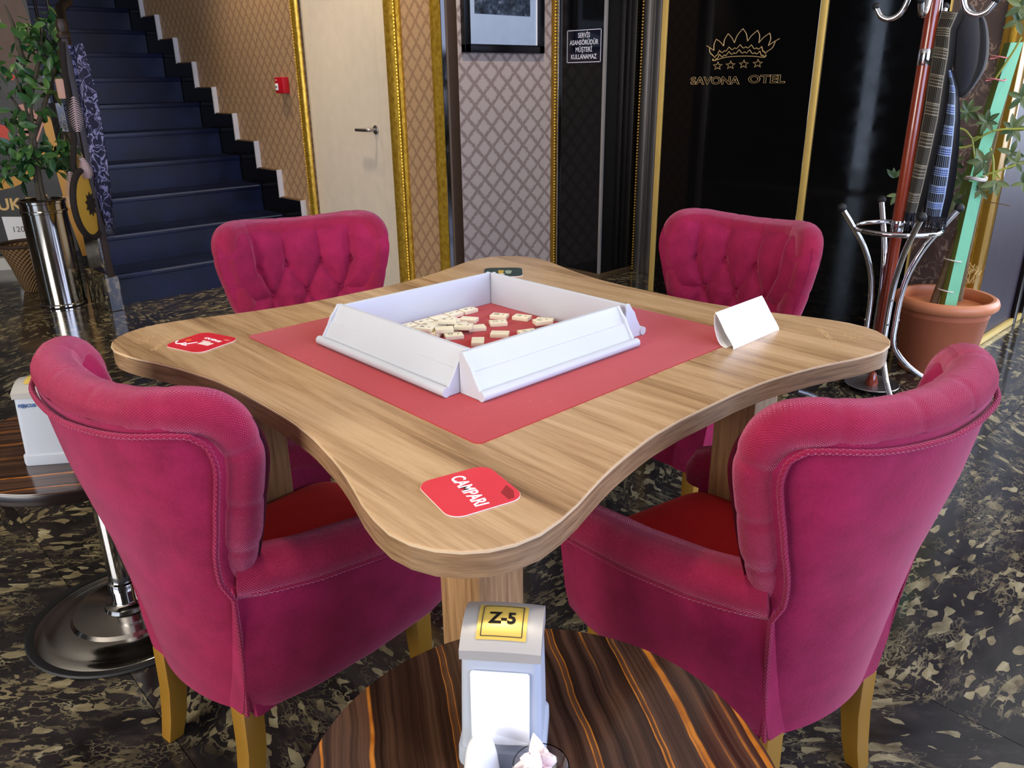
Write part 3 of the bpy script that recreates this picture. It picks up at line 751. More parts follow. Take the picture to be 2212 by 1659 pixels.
    def zp(x): return interp(x, [-.205,-.1,.05,.2,.26], [.485,.470,.448,.425,.412])
    xs = [-.186+.446*i/24 for i in range(25)]
    for sgn in (1, -1):
        def armf(u, v, sgn=sgn):
            x = -.205+.465*u; lb, lt, zt = lat_b(x), lat_t(x), zp(x)
            front = sstep(.9, 1.0, u)*.0
            L = [(lb-.01,.205),(lb,.218),(lb+(lt-lb)*.35+.002,.27),(lb+(lt-lb)*.7+.003,.36),(lt,zt-.01),(lt-.02,zt+.02),(lt-.06,zt+.02),(lt-.085,zt-.01),(lt-.088,.36),(lb-.075,.218),(lb-.07,.205)]
            i = v*len(L); a = L[int(i) % len(L)]
            return (x, sgn*a[0], a[1])
        m = MB(); m.grid(25, 11, armf, cv=True)
        m.F.append(tuple(24*11+k for k in range(11))); m.F.append(tuple(range(11)))
        m.obj('arm', M_vel, ch)
        P = [(x, sgn*(lat_t(x)-.036), zp(x)+.014) for x in xs]
        P += [(.275, sgn*(lat_t(.26)-.042), zp(.26)+.008), (.290, sgn*(lat_t(.26)-.044), zp(.26)-.012), (.294, sgn*(lat_t(.26)-.045), zp(.26)-.04)]
        MB().tube(P, lambda t: .044*(1-.25*sstep(.93, 1.0, t)), 18, uscale=1.0).obj('armrest', M_rim, ch)
        PP = [(x, sgn*(lat_t(x)+.004), zp(x)-.008) for x in xs]+[(.283, sgn*(lat_t(.26)-.004), zp(.26)-.02), (.292, sgn*(lat_t(.26)-.02), zp(.26)-.05)]
        MB().tube(PP, .0044, 8, uscale=.55).obj('arm_piping', M_pip, ch)
    # seat
    def sbox(x0, x1, w, z0, z1, ex=.28):
        def f(u, v):
            a = 2*pi*u; b = pi*v-pi/2
            def sg(t, e): return math.copysign(abs(t)**e, t)
            return ((x0+x1)/2+(x1-x0)/2*sg(cos(b), .35)*sg(cos(a), ex), w*sg(cos(b), .35)*sg(sin(a), ex), (z0+z1)/2+(z1-z0)/2*sg(sin(b), .5))
        return MB().grid(48, 17, f, cu=True)
    sbox(-.19, .262, .162, .27, .405).obj('seat_cushion', M_seat, ch)
    MB().box(-.19, .245, -.165, .165, .195, .30).obj('seat_base', M_vel, ch, bevel=.012, smooth=True)
    for sx, sy in ((-1,1),(-1,-1),(1,1),(1,-1)):
        x, y = (-.185 if sx < 0 else .205), sy*(.130 if sx < 0 else .165)
        f = [(0,.21,.0205),(-.004,.12,.0195),(-.014,.05,.018),(-.026,.0,.0155)] if sx < 0 else [(0,.185,.021),(.004,.1,.019),(.008,0,.015)]
        m = MB()
        V = []; F = []
        for dx, z, w in f: V += [(x+dx-w, y-w, z), (x+dx+w, y-w, z), (x+dx+w, y+w, z), (x+dx-w, y+w, z)]
        for i in range(len(f)-1):
            for k in range(4): F.append((i*4+k, i*4+(k+1) % 4, i*4+4+(k+1) % 4, i*4+4+k))
        F += [(0,1,2,3), tuple(len(f)*4-4+k for k in range(4))]
        m.add(V, F).obj('leg', M_leg, ch, bevel=.003)
    g = 'magenta armchairs around the game table'
    ch.location = (-.452, .150, 0); ch.rotation_euler.z = R(9)
    dup(ch, (.152, -.512, 0), R(80), 'magenta velvet tub armchair at the right front, its purple-lit back to the camera', g)
    dup(ch, (.153, .94, 0), R(-105), 'magenta velvet tub armchair facing us in front of the stairs, buttoned back showing', g).scale = (1, 1.07, 1)
    dup(ch, (.935, .15, 0), R(179), 'rosy velvet tub armchair facing us in front of the black panel, buttoned back showing', g).scale = (1, 1.05, 1)
build_chairs()

# ------------------------------------------------------------------ round tables
def build_round_tables():
    t = thing('round_table', 'round ebony-striped pedestal table in the foreground carrying the numbered napkin dispenser', 'table', (-.541, -.664, 0), R(-32), 'round pedestal tables')
    Rr = .272
    MB().lathe([(0,.478),(Rr,.478),(Rr+.001,.480),(Rr+.001,.4885),(Rr,.490),(0,.490)], 96).obj('tabletop', M_maca, t)
    MB().lathe([(Rr-.006,.462),(Rr+.002,.462),(Rr+.003,.465),(Rr+.003,.486),(Rr+.0015,.488),(Rr-.006,.488),(Rr-.006,.462)], 96).obj('edge_band', M_macaedge, t)
    MB().lathe([(.0,.03),(.034,.03),(.034,.085),(.036,.086),(.036,.105),(.031,.108),(.031,.462),(0,.462)], 32).obj('column', M_chrome, t)
    base = [(0,.052),(.036,.052),(.040,.047),(.052,.044),(.055,.035),(.105,.030),(.125,.029),(.133,.022),(.142,.0215),(.175,.017),(.182,.0115),(.190,.0105),(.212,.007),(.216,.003),(0,.003)]
    MB().lathe([(r*.99, z) for r, z in base], 64).obj('base', M_mirror, t)
    MB().lathe([(.205,.0005),(.228,.0005),(.231,.003),(.228,.007),(.216,.008),(.206,.004)], 64).obj('base_ring', M_rubber, t)
    d = dup(t, (-.602, .712, 0), R(60), 'round ebony-striped pedestal table at the left behind an armchair, chrome base showing', 'round pedestal tables')
build_round_tables()

def build_dispensers():
    def disp(label, loc, rz, tilt=0):
        d = thing('napkin_dispenser', label, 'napkin dispenser', loc, rz, 'napkin dispensers')
        w, dp, h = .047, .040, .172
        # body: tapering towards the top, front face = -y
        def ring(z, sx, sy): return rrect(2*w*sx, 2*dp*sy, .010, 4)
        lv = [(.0,1.06,1.12),(.006,1.08,1.14),(.022,1.07,1.12),(.024,1.0,1.04),(.09,.97,.98),(.148,.94,.90)]
        m = MB(); n = 20; V, F = [], []
        for z, sx, sy in lv:
            V += [(a, b, z) for a, b in ring(z, sx, sy)]
        n = len(ring(0,1,1))
        for i in range(len(lv)-1):
            for k in range(n): F.append((i*n+k, i*n+(k+1) % n, (i+1)*n+(k+1) % n, (i+1)*n+k))
        F += [tuple(range(n))[::-1], tuple((len(lv)-1)*n+k for k in range(n))]
        m.add(V, F).obj('body', M_plast2, d)
        # lid: curved top sloping forward
        def lid(u, v):
            y = -dp*.93+2*dp*.93*v; a = (u-.5)*2
            z = .148+.030*sin(pi*(.12+.62*v))*(1-.10*a*a)+.001
            return (a*w*.965, y, z)
        m = MB(); m.grid(15, 15, lid)
        nb = len(m.V)
        m.grid(15, 15, lambda u, v: (lid(u, v)[0], lid(u, v)[1], .147))
        m.obj('lid', mat('champagne_grey_lid', rgb(186,182,176), .35, metal=.3) if 'champagne_grey_lid' not in bpy.data.materials else bpy.data.materials['champagne_grey_lid'], d)
        sk = MB()
        for u0 in (0, 1): sk.grid(2, 15, lambda u, v: (lid(u0, v)[0], lid(u0, v)[1], .147+(lid(u0, v)[2]-.147)*u))
        for v0 in (0, 1): sk.grid(15, 2, lambda u, v: (lid(u, v0)[0], lid(u, v0)[1], .147+(lid(u, v0)[2]-.147)*v))
        sk.obj('lid_skirt', bpy.data.materials['champagne_grey_lid'], d)
        return d, lid
    # foreground one faces the camera
    a = atan2(-1.134+.60, -1.016+.545)   # direction towards the camera
    d, lid = disp('silver grey napkin dispenser with a yellow number plate and white napkins, in the foreground', (-.524, -.588, .4905), a+pi/2+R(-8))
    MB().prism(rrect(.066,.098,.004), .0, .002, lambda x, y, h: (x, -.0405-h+(y)*.042, .0855+y)).obj('napkin_stack', M_paper, d, smooth=False)
    m = MB().grid(9, 9, lambda u, v: (-.031+.062*u, -.0445-.004*sin(3*u+5*v)-.0*v+.0014*(v)*3, .040+.030*v)); m.obj('napkin_fold', M_paper, d)
    Y = bpy.data.materials.get('x') or mat('yellow_brass_plate', rgb(218,186,90), .3, metal=.25)
    def onlid(a, b):
        c = lid(.5+a/(2*.0454), .46+b/.0744); return Vector(c)+Vector((0,-.0002,.0011))
    pl = MB(); pl.grid(8, 8, lambda u, v: onlid(-.028+.056*u, -.024+.048*v)); pl.obj('number_plate', Y, d)
    pl = d.children[-1]
    fm = MB(); c = [(-.023,-.0205),(.023,-.0205),(.023,.0205),(-.023,.0205)]
    for i in range(4):
        p, q = c[i], c[(i+1) % 4]
        fm.tube([onlid(p[0]+(q[0]-p[0])*k/6, p[1]+(q[1]-p[1])*k/6)+Vector((0,0,.0004)) for k in range(7)], .0005, 4)
    fm.obj('border', M_ink, pl)
    me = text_mesh('Z-5', .021, .0001, bold=.0007)
    for v in me.vertices: v.co = onlid(v.co.x, v.co.y)+Vector((0,0,.0007))
    put('lettering', me, M_ink, pl)
    a2 = atan2(-1.134-.64, -1.016+.70)
    d, lid = disp('white-grey napkin dispenser with small blue lettering on the left round table', (-.686, .655, .4905), a2+pi/2+R(-24))
    BL = mat('blue_print', rgb(40,90,150), .5)
    o = letter('F', .010, Matrix.Translation((-.034,-.0385,.132)) @ Matrix.Rotation(R(90), 4, 'X'), BL, d, extrude=.0002, bold=.0003)
    letter('CUS', .010, Matrix.Translation((-.012,-.0385,.132)) @ Matrix.Rotation(R(90), 4, 'X'), BL, d, extrude=.0002, bold=.0003)
    m = MB(); m.tube([(-.0265+.0042*cos(R(k)), -.0386, .132+.0042*sin(R(k))) for k in range(0, 360, 30)], .0008, 5, closed=True); m.ball((-.0265,-.0386,.132), .002, 8)
    m.obj('ring_mark', BL, d)
    MB().grid(6, 6, lambda u, v: Vector(lid(.22+.56*u, .25+.5*v))+Vector((0,0,.0012))).obj('number_plate', Y, d)
build_dispensers()

def build_table_smalls():
    z = .4905
    s = thing('salt_shaker', 'white ceramic salt shaker with a domed top in front of the numbered napkin dispenser', 'shaker', (-.591, -.622, z))
    MB().lathe([(0,0),(.020,0),(.0215,.003),(.021,.02),(.0175,.05),(.014,.064),(.009,.0715),(0,.074)], 28).obj('body', mat('white_glazed_ceramic', rgb(240,240,240), .15), s)
    k = NT('clear_glass'); n = k.noise(k.coord(), 8, 2); k.set(col=(1,1,1,1), rough=k.math('MULTIPLY', n, .03), trans=1.0, ior=1.45)
    g = tag(MB().lathe([(0,.0),(.017,.0),(.020,.004),(.027,.03),(.031,.052),(.0295,.052),(.0255,.03),(.0185,.006),(0,.004)], 36).obj('glass_cup', k.m, loc=(-.556, -.680, z)), 'small clear glass cup filled with white paper twists at the bottom edge', 'glass cup')
    ck = NT('pink_white_paper'); nn = ck.noise(ck.coord(), 40, 3); ck.set(col=ck.ramp(nn, [(.35, rgb(232,196,200)), (.55, rgb(246,240,238))]), rough=.6)
    rr = random.Random(3)
    for i in range(11):
        a = 2*pi*i/11*1.7; r0 = .006+.012*(i % 3)/2
        x, y = -.556+r0*cos(a), -.680+r0*sin(a)
        zt = .034+.014*rr.random(); 
        P = [(0,0,-.012),(.006*1.0,.0,.0),(.0075,.001,.010),(.004,.0,.020),(0,0,.028)]
        m = MB(); m.grid(9, 6, lambda u, v: (interp(v, [0,.3,.6,.85,1], [.002,.0068,.0080,.0045,.0004])*cos(2*pi*u)*(1+.12*sin(6*pi*u)), interp(v, [0,.3,.6,.85,1], [.002,.0052,.0058,.003,.0003])*sin(2*pi*u), -.010+.036*v), cu=True); m.V = [(p[0]*1.35, p[1]*1.35, p[2]*1.2) for p in m.V]
        o = m.obj('paper_twist', ck.m, loc=(x, y, z+zt), rot=(rr.uniform(-.7,.7), rr.uniform(-.7,.7), rr.uniform(0,6)))
        tag(o, 'white pink-tinged paper twist standing in the glass cup', 'paper twist', 'paper twists in the glass cup')
    o = MB().grid(9, 6, lambda u, v: (.006*sin(pi*v)*cos(2*pi*u), .004*sin(pi*v)*sin(2*pi*u), .005+.02*v), cu=True).obj('paper_twist', ck.m, loc=(-.640, -.594, z), rot=(0, .5, .3))
    tag(o, 'single white paper twist lying alone left of the shaker at the bottom edge', 'paper twist')
build_table_smalls()

# ------------------------------------------------------------------ coat rack, scarf, cap
RX, RY = 2.203, .092
def build_rack():
    t = thing('coat_rack', 'mahogany and chrome coat rack with a tray foot beside the terracotta pot', 'coat rack', (RX, RY, 0))
    MB().lathe([(0,.10),(.020,.10),(.021,.12),(.023,.66),(.019,.665),(.019,.70),(.023,.705),(.0235,1.28),(.0235,1.285),(.0225,1.75),(.015,1.78),(0,1.785)], 24).obj('pole', M_maho, t)
    MB().lathe([(.0235,.662),(.0245,.664),(.0245,.702),(.0235,.704)], 24).obj('lower_band', M_chrome, t)
    MB().lathe([(.0238,1.265),(.0248,1.267),(.0248,1.318),(.0238,1.32)], 24).obj('upper_band', M_chrome, t)
    va = atan2(RY+1.134, RX+1.016)      # azimuth from the camera
    for k, da in enumerate((-160, -70, 20, 110)):
        a = va+R(da)
        c, s_ = cos(a), sin(a)
        pr = [(.215,.745),(.175,.690),(.115,.60),(.075,.50),(.058,.40),(.055,.28),(.058,.21),(.085,.155),(.15,.09),(.23,.040),(.30,.016)]
        l = MB().tube([(r*c, r*s_, z) for r, z in [(p.x, p.y) for p in spline([(r, z, 0) for r, z in pr], 5)]], .0115, 12).obj('leg', M_chrome, t)
        MB().ball((.218*c, .218*s_, .752), .018, 14).obj('ball_tip', M_rubber, l); MB().ball((.306*c, .306*s_, .016), .016, 14).obj('ball_foot', M_rubber, l)
        for z in (.30, .40): MB().ball((.066*c, .066*s_, z), .006, 8).obj('screw', M_chrome, l)
    MB().tube([(.155*cos(R(k)), .155*sin(R(k)), .672) for k in range(0, 360, 8)], .010, 10, closed=True).obj('umbrella_ring', M_chrome, t)
    MB().lathe([(0,.012),(.085,.012),(.105,.022),(.108,.024),(.106,.026),(.084,.016),(0,.016)], 48).obj('drip_tray', M_steel, t)
    MB().lathe([(0,.016),(.024,.016),(.026,.03),(.018,.052),(.012,.07),(0,.08)], 20).obj('finial', M_maho, t)
    for da in (168, 78, -12, -102):
        a = va+R(da)
        c, s_ = cos(a), sin(a)
        pr = [(.022,1.50),(.05,1.60),(.075,1.56),(.085,1.50),(.105,1.445),(.14,1.425),(.172,1.435),(.192,1.462)]
        pts = [(p.x*c, p.x*s_, p.y) for p in spline([(r, z, 0) for r, z in pr], 6)]
        h = MB().tube(pts, .0105, 12).obj('hook', M_chrome, t)
        MB().ball((.194*c, .194*s_, 1.470), .014, 12).obj('ball_tip', M_rubber, h)
build_rack()
def at(u, v, dist_xy):
    """point on the pixel ray at horizontal distance dist_xy from the camera (used only to read positions off the photograph)"""
    M = S.camera.matrix_world; f = 1702.352
    d = M.to_3x3() @ Vector(((u-1106)/f, -(v-829.5)/f, -1)); h = sqrt(d.x**2+d.y**2)
    return M.translation+d*(dist_xy/h)
def build_scarf():
    s = thing('scarf', 'dark tartan fringed scarf hanging in two lengths from the coat rack', 'scarf', (0,0,0))
    D0 = 3.44
    M1 = plaid('brown_black_tartan', rgb(14,13,11), rgb(30,27,22), rgb(150,140,116)); M2 = plaid('blue_lit_tartan', rgb(8,9,16), rgb(26,44,96), rgb(170,190,220))  # same cloth twice; bluish light is put into the rear length's colours
    def strip(name, rows, m, nu=17, fold=.012, D=D0):
        def f(u, v):
            i = v*(len(rows)-1); k = min(int(i), len(rows)-2); w = i-k
            (l0, y0, r0, q0), (l1, y1, r1, q1) = rows[k], rows[k+1]
            a = at(l0+(l1-l0)*w, y0+(y1-y0)*w, D); b = at(r0+(r1-r0)*w, q0+(q1-q0)*w, D)
            p = a+(b-a)*u
            away = Vector((.93,.36,0))
            return p+away*(fold*sin(u*8+v*2)-.02*sin(pi*u))
        m_ = MB(); m_.grid(nu, 60, f)
        m_.grid(nu, 60, lambda u, v: Vector(f(u, v))+Vector((.93,.36,0))*.006, flip=True)
        o = m_.obj(name, m, s)
        return f
    f1 = strip('front_length', [(2028,22,2085,30),(2018,60,2066,66),(2012,110,2062,120),(2000,180,2050,190),(1990,250,2040,258),(1975,330,2022,338),(1960,405,2004,412),(1950,455,1990,462)], M1)
    f2 = strip('rear_length', [(2036,150,2060,152),(2040,190,2072,195),(2030,250,2075,258),(2018,310,2072,318),(2006,370,2066,378),(1998,420,2058,428),(1994,462,2046,470)], M2, D=D0+.03)
    dk = mat('dark_fringe_yarn', rgb(22,24,34), .95)
    for f, n in ((f1, 16), (f2, 22)):
        m = MB()
        for i in range(n):
            p = Vector(f((i+.5)/n, 1.0)); q = p+Vector((random.uniform(-.008,.008), random.uniform(-.008,.008), -.045-random.random()*.025))
            m.tube([p, (p+q)/2+Vector((.003,0,0)), q], .0022, 5)
        m.obj('fringe', dk, s)
build_scarf()
def build_cap():
    c = thing('flat_cap', 'dark navy wool cap hanging over the scarf at the top of the coat rack', 'cap', (0,0,0))
    D = 3.50
    ctr = [(2075,14,2100,12),(2060,40,2118,36),(2056,90,2122,88),(2058,140,2116,142),(2064,180,2098,186),(2068,208,2080,212)]
    away = Vector((.93,.36,0))
    def f(u, v):
        i = v*(len(ctr)-1); k = min(int(i), len(ctr)-2); w = i-k
        (l0, y0, r0, q0), (l1, y1, r1, q1) = ctr[k], ctr[k+1]
        a = at(l0+(l1-l0)*w, y0+(y1-y0)*w, D); b = at(r0+(r1-r0)*w, q0+(q1-q0)*w, D)
        an = 2*pi*u; p = (a+b)/2+(b-a)/2*cos(an)
        th = .055*sin(pi*min(1, .08+v*.92)); return p+away*(th*sin(an))
    nm = mat('navy_wool', rgb(22,22,28), .95, sheen=.3)
    m = MB(); m.grid(24, 20, f, cu=True); m.F.append(tuple(k*20 for k in range(24))); m.F.append(tuple(k*20+19 for k in range(24)))
    m.obj('crown', nm, c)
    pk = [(2104,24),(2122,44),(2127,90),(2122,140),(2104,178),(2086,206)]
    m = MB()
    P = spline([at(u, v, D-.01) for u, v in pk], 5)
    m.tube(P, lambda t: .012*sin(pi*min(max(t,.05),.95))+.002, 10, flat=2.0); m.obj('peak', nm, c)
build_cap()

# ------------------------------------------------------------------ potted umbrella plant
def leaf_mesh(name, L, W, m, nseg=5, curl=.18, fold=.25):
    def f(u, v):
        s = (u-.5)*2; w = W*sin(pi*min(1, .04+v*.95))**.75*(1-.25*v); return (s*w, v*L, abs(s)*w*fold-curl*L*v*v)
    me = MB().grid(5, nseg+2, f).mesh(name); me.materials.append(m); return me
def build_pot_plant():
    px, py = 2.64, .005
    p = thing('plant_pot', 'large round terracotta plastic flower pot with a thick rolled rim', 'flower pot', (px, py, 0))
    H = .34
    MB().lathe([(0,.0),(.135,.0),(.142,.006),(.150,.06),(.151,.062),(.178,.262),(.180,.264),(.183,.30),(.170,.30),(.168,.26),(.14,.03),(0,.03)], 64).obj('body', M_terra, p)
    MB().lathe([(.176,.292),(.196,.292),(.206,.302),(.208,.318),(.202,.333),(.190,.34),(.178,.338),(.172,.326),(.172,.30),(.176,.292)], 64).obj('rim', mat('terracotta_rim', rgb(196,122,80), .45), p)
    MB().lathe([(0,.288),(.05,.292),(.12,.284),(.170,.270),(.170,.262),(0,.262)], 40).obj('soil', M_soil, p)
    ch = MB(); rr = random.Random(5)
    for i in range(260):
        a, r = rr.uniform(0, 2*pi), .155*sqrt(rr.random()); x, y = r*cos(a), r*sin(a); s = .004+.008*rr.random()
        M = Matrix.Rotation(rr.uniform(0,6), 3, 'Z') @ Matrix.Rotation(rr.uniform(-.6,.6), 3, 'X')
        V = [M @ Vector(v) for v in ((-s*1.6,-s*.6,0),(s*1.6,-s*.5,0),(s*1.4,s*.6,.001),(-s*1.5,s*.5,.002),(0,0,.004))]
        ch.add([(x+v.x, y+v.y, .289-.06*r+v.z) for v in V], [(0,1,4),(1,2,4),(2,3,4),(3,0,4),(0,3,2,1)])
    o = ch.obj('bark_chips', mat('golden_bark_chip', rgb(150,110,58), .9, var=.4, vs=90), p, smooth=False); o['kind'] = 'stuff'
    pl = thing('umbrella_plant', 'leggy umbrella plant tied to a mint-green stake in the terracotta pot', 'plant', (px, py, .28))
    def W(u, v, D): return at(u, v, D)-Vector((px, py, .28))
    D = sqrt((px+1.016)**2+(py+1.134)**2)
    # square stake in two lengths
    def stake(a, b, w0, w1, name):
        m = MB(); side = Vector((.31,-.95,0)); aw = Vector((.95,.31,0)); V = []
        for p_, w in ((a, w0), (b, w1)):
            for da, dw in ((-1,.4),(-.35,-.8),(1,.1),(.3,1.2)): V.append(p_+side*(w*da)+aw*(w*dw))
        m.add(V, [(0,1,5,4),(1,2,6,5),(2,3,7,6),(3,0,4,7),(4,5,6,7),(0,3,2,1)])
        me = m.mesh(name, smooth=False); me.materials.append(M_mint); me.materials.append(M_minto)
        for pg in me.polygons:
            n = pg.normal
            if n.dot(Vector((-.31,.95,0))) > .5 and n.dot(Vector((.95,.31,0))) < .3: pg.material_index = 1
        return put(name, me, None, pl)
    stake(W(2044,672,D-.02), W(2108,392,D-.01), .034, .032, 'stake')
    stake(W(2090,420,D+.02), W(2190,92,D+.02), .033, .032, 'stake')
    MB().tube([tuple(W(u, v, D+.0)) for u, v in ((2015,660),(2040,590),(2072,500),(2100,430),(2128,390))], lambda t: .017-.005*t, 10).obj('stem', M_bark, pl)
    MB().tube([tuple(W(u, v, D+.05)) for u, v in ((2070,650),(2086,560),(2112,440),(2160,240),(2200,90))], lambda t: .016-.004*t, 10).obj('stem', M_bark, pl)
    for (u, v, m_, w) in ((2060,560,M_string,46),(2045,625,M_string,40),(2160,124,mat('pink_string', rgb(214,130,130), .8),44),(2150,172,bpy.data.materials['pink_string'],48),(2108,385,M_string,50)):
        n = 12; c = W(u, v, D)
        MB().tube([c+Vector((.31,-.95,0))*(.036*cos(2*pi*k/n))+Vector((.95,.31,0))*(.045*sin(2*pi*k/n))+Vector((0,0,.004*sin(k))) for k in range(n)], .0028 if v != 385 else .008, 6, closed=True).obj('tie', m_, pl)
    # green shoots
    shoots = [[(2108,388),(2106,350),(2100,300)], [(2100,300),(2085,282),(2066,276)], [(2104,312),(2084,318),(2064,320)], [(2102,305),(2150,282),(2212,278)], [(2145,390),(2146,350),(2140,320)], [(2128,378),(2160,368),(2195,356)], [(2100,300),(2112,296),(2122,298)], [(2150,170),(2190,110),(2206,80)], [(2147,388),(2152,375),(2160,385)]]
    for s_ in shoots: MB().tube(spline([W(u, v, D-.03) for u, v in s_], 5), .0042, 7).obj('shoot', M_stem, pl)
    lm = leaf_mesh('leaflet', .052, .012, M_leaf2); lm2 = leaf_mesh('leaflet', .064, .016, M_leaf2)
    rr = random.Random(11); view = Vector((-.95,-.31,.1)).normalized()
    def palm(u, v, D_, n, sc, spread=360, a0=0, m=lm):
        c = W(u, v, D_)
        for k in range(n):
            a = R(a0)+R(spread)*k/n+rr.uniform(-.15,.15)
            side = Vector((.31,-.95,0)); d = (side*cos(a)+Vector((0,0,1))*sin(a)-view*(-.25)).normalized()
            x = d.cross(view).normalized(); zz = x.cross(d)
            M = Matrix((x, d, zz)).transposed().to_4x4() @ Matrix.Scale(sc*rr.uniform(.85,1.15), 4); M.translation = c
            o = put('leaflet', m, None, pl); o.matrix_local = M
    palm(2092,240,D-.03,7,.95,360,20); palm(2190,278,D-.02,7,1.1,360,0); palm(2132,262,D-.05,7,.85,360,40)
    palm(2124,348,D-.06,5,.95,300,60,lm2); palm(2152,392,D-.05,4,.9,180,200,lm2); palm(2196,352,D,5,.9,360,10); palm(2185,330,D+.02,4,1.0,360,80)
    palm(2066,300,D+.08,6,.9,360,15); palm(2058,350,D+.10,6,1.0,360,35); palm(2076,390,D+.12,6,1.0,360,5); palm(2060,430,D+.12,5,1.1,360,55)
    palm(1932,384,D+.15,3,.9,120,60); palm(1938,420,D+.15,3,.9,140,200)
    palm(2198,45,D,4,.9,360,30,lm2); palm(2206,12,D,5,.9,360,0,lm2); palm(2118,410,D-.02,5,.8,360,25); palm(2206,210,D+.05,5,1.0,360,12); palm(2210,395,D,4,.8,360,12)
    MB().tube([W(2128,436,D-.03), W(2160,440,D-.05), W(2182,445,D-.07)], .002, 5).obj('twig', M_bark, pl)
    fr = MB()
    for k in range(14):
        b = W(2092+rr.uniform(-8,10), 612, D+.06); fr.tube([b, b+Vector((rr.uniform(-.02,.02), rr.uniform(-.02,.02), .03+.03*rr.random())), b+Vector((rr.uniform(-.035,.035), rr.uniform(-.035,.035), .05+.04*rr.random()))], .0022, 4)
    fr.obj('dry_fibres', mat('straw_fibre', rgb(196,160,100), .9), pl)
build_pot_plant()

# ------------------------------------------------------------------ far left corner
def build_left_corner():
    bx, by = .172, 4.09
    can = thing('steel_planter', 'tall polished steel cylinder used as a planter at the foot of the stairs', 'planter', (bx, by, 0))
    MB().lathe([(0,.004),(.118,.004),(.124,.010),(.124,.018),(.118,.022),(.118,.545),(.124,.548),(.124,.56),(.119,.565),(.119,.60),(.125,.604),(.125,.616),(.119,.62),(.110,.62),(.110,.58),(0,.575)], 48).obj('body', M_mirror, can)
    MB().lathe([(.1245,.004),(.1265,.006),(.1265,.016),(.1245,.018)], 48).obj('foot_ring', M_chrome, can)
    MB().lathe([(0,.585),(.108,.585),(.108,.58),(0,.58)], 32).obj('soil', M_soil, can)
    # ficus
    D = sqrt((bx+1.016)**2+(by+1.134)**2)
    f = thing('ficus_tree', 'small leafy ficus tree rising from the steel cylinder planter', 'tree', (bx, by, .586))
    def W(u, v, d=D): return at(u, v, d)-Vector((bx, by, .586))
    for P in ([(96,432),(88,400),(74,300),(64,210),(52,140)], [(86,432),(80,395),(70,330),(60,250),(30,150)], [(70,300),(92,240),(118,150),(128,90)], [(72,290),(50,250),(18,200)], [(64,210),(84,130),(92,50)], [(52,140),(30,60),(10,10)]):
        MB().tube(spline([W(u, v) for u, v in P], 6), lambda t: .017-.012*t, 8).obj('trunk' if P[0][1] > 420 else 'branch', M_trunk, f)
    ms = [leaf_mesh('leaf', .075*s, .019*s, M_leaf, 4) for s in (.85, 1.0, 1.18)]
    rr = random.Random(21)
    cl = [(40,315,58,34,52), (92,338,48,28,42), (24,372,34,22,26), (118,328,26,26,18), (30,250,36,26,26), (20,150,40,46,30), (70,100,40,40,26), (110,60,34,40,22), (120,130,26,44,18), (50,50,46,36,20), (96,40,20,28,8), (82,240,22,18,6), (136,350,22,30,14), (138,300,18,30,10), (108,190,26,40,16), (60,180,34,40,18), (12,330,24,60,14), (100,120,30,40,14)]
    for cx, cy, sx, sy, n in cl:
        for i in range(n):
            u, v = cx+rr.gauss(0,.5)*sx, cy+rr.gauss(0,.5)*sy
            p = W(u, v, D+rr.gauss(0,.09))
            d = Vector((rr.uniform(-1,1), rr.uniform(-1,1), rr.uniform(-1.3,.3))).normalized(); up = Vector((rr.uniform(-.8,.2), rr.uniform(-.8,.2), rr.uniform(.1,1)))
            x = d.cross(up).normalized(); zz = x.cross(d)
            M = Matrix((x, d, zz)).transposed().to_4x4(); M.translation = p
            o = put('leaf', rr.choice(ms), None, f); o.matrix_local = M
    # roll-up banner
    A, B = Vector((-.40, 5.80, 0)), Vector((.60, 5.22, 0)); dx = (B-A).normalized(); nrm = Vector((dx.y, -dx.x, 0)); Lw = (B-A).length; Hh = 1.9
    bn = thing('banner_stand', 'black and gold menu banner stand behind the ficus tree', 'banner', (0,0,0))
    def BM(a, z, o=0): return tuple(A+dx*a+Vector((0,0,z))+nrm*o)
    def plate(name, poly, m, o0, o1, par=bn): return MB().prism(poly, o0, o1, lambda a, b, h: BM(a, b, h)).obj(name, m, par, smooth=False)
    plate('panel', [(0,.10),(Lw,.10),(Lw,Hh),(0,Hh)], mat('black_print', rgb(18,17,17), .45), 0, .004)
    plate('base', [(-.02,.0),(Lw-.3,.0),(Lw-.3,.085),(-.02,.085)], mat('banner_white_base', rgb(214,212,206), .4), -.05, .06)
    GO = mat('golden_print', rgb(206,146,40), .45)
    # printed artwork, on the banner's own plane
    def bp(u, v):
        M = S.camera.matrix_world; d = M.to_3x3() @ Vector(((u-1106)/1702.352, -(v-829.5)/1702.352, -1))
        t = (A-M.translation).dot(nrm)/d.dot(nrm); q = M.translation+d*t-A; return (q.dot(dx), q.z)
    def art(name, px, m, o1): plate(name, [bp(*p) for p in px], m, .004, o1)
    art('brown_sky', [(-60,-20),(40,-20),(70,60),(88,150),(-20,160)], mat('brown_print', rgb(84,56,40), .5), .0048)
    art('gold_border', [(100,240),(112,262),(122,305),(138,350),(150,400),(176,480),(196,555),(180,555),(150,472),(128,392),(108,322),(94,270)], GO, .0056)
    art('gold_curve', [(-40,420),(30,404),(72,386),(96,345),(108,310),(100,296),(84,330),(64,364),(28,382),(-40,398)], GO, .0052)
    art('corner_cap', [(178,553),(192,551),(197,568),(183,570)], M_rubber, .03)
    art('price_card', [(4,468),(60,468),(70,530),(22,530)], M_paper, .0066)
    art('meat_picture', [(35,228),(62,222),(95,268),(82,306),(40,292)], mat('pink_meat_print', rgb(196,140,124), .5), .0064)
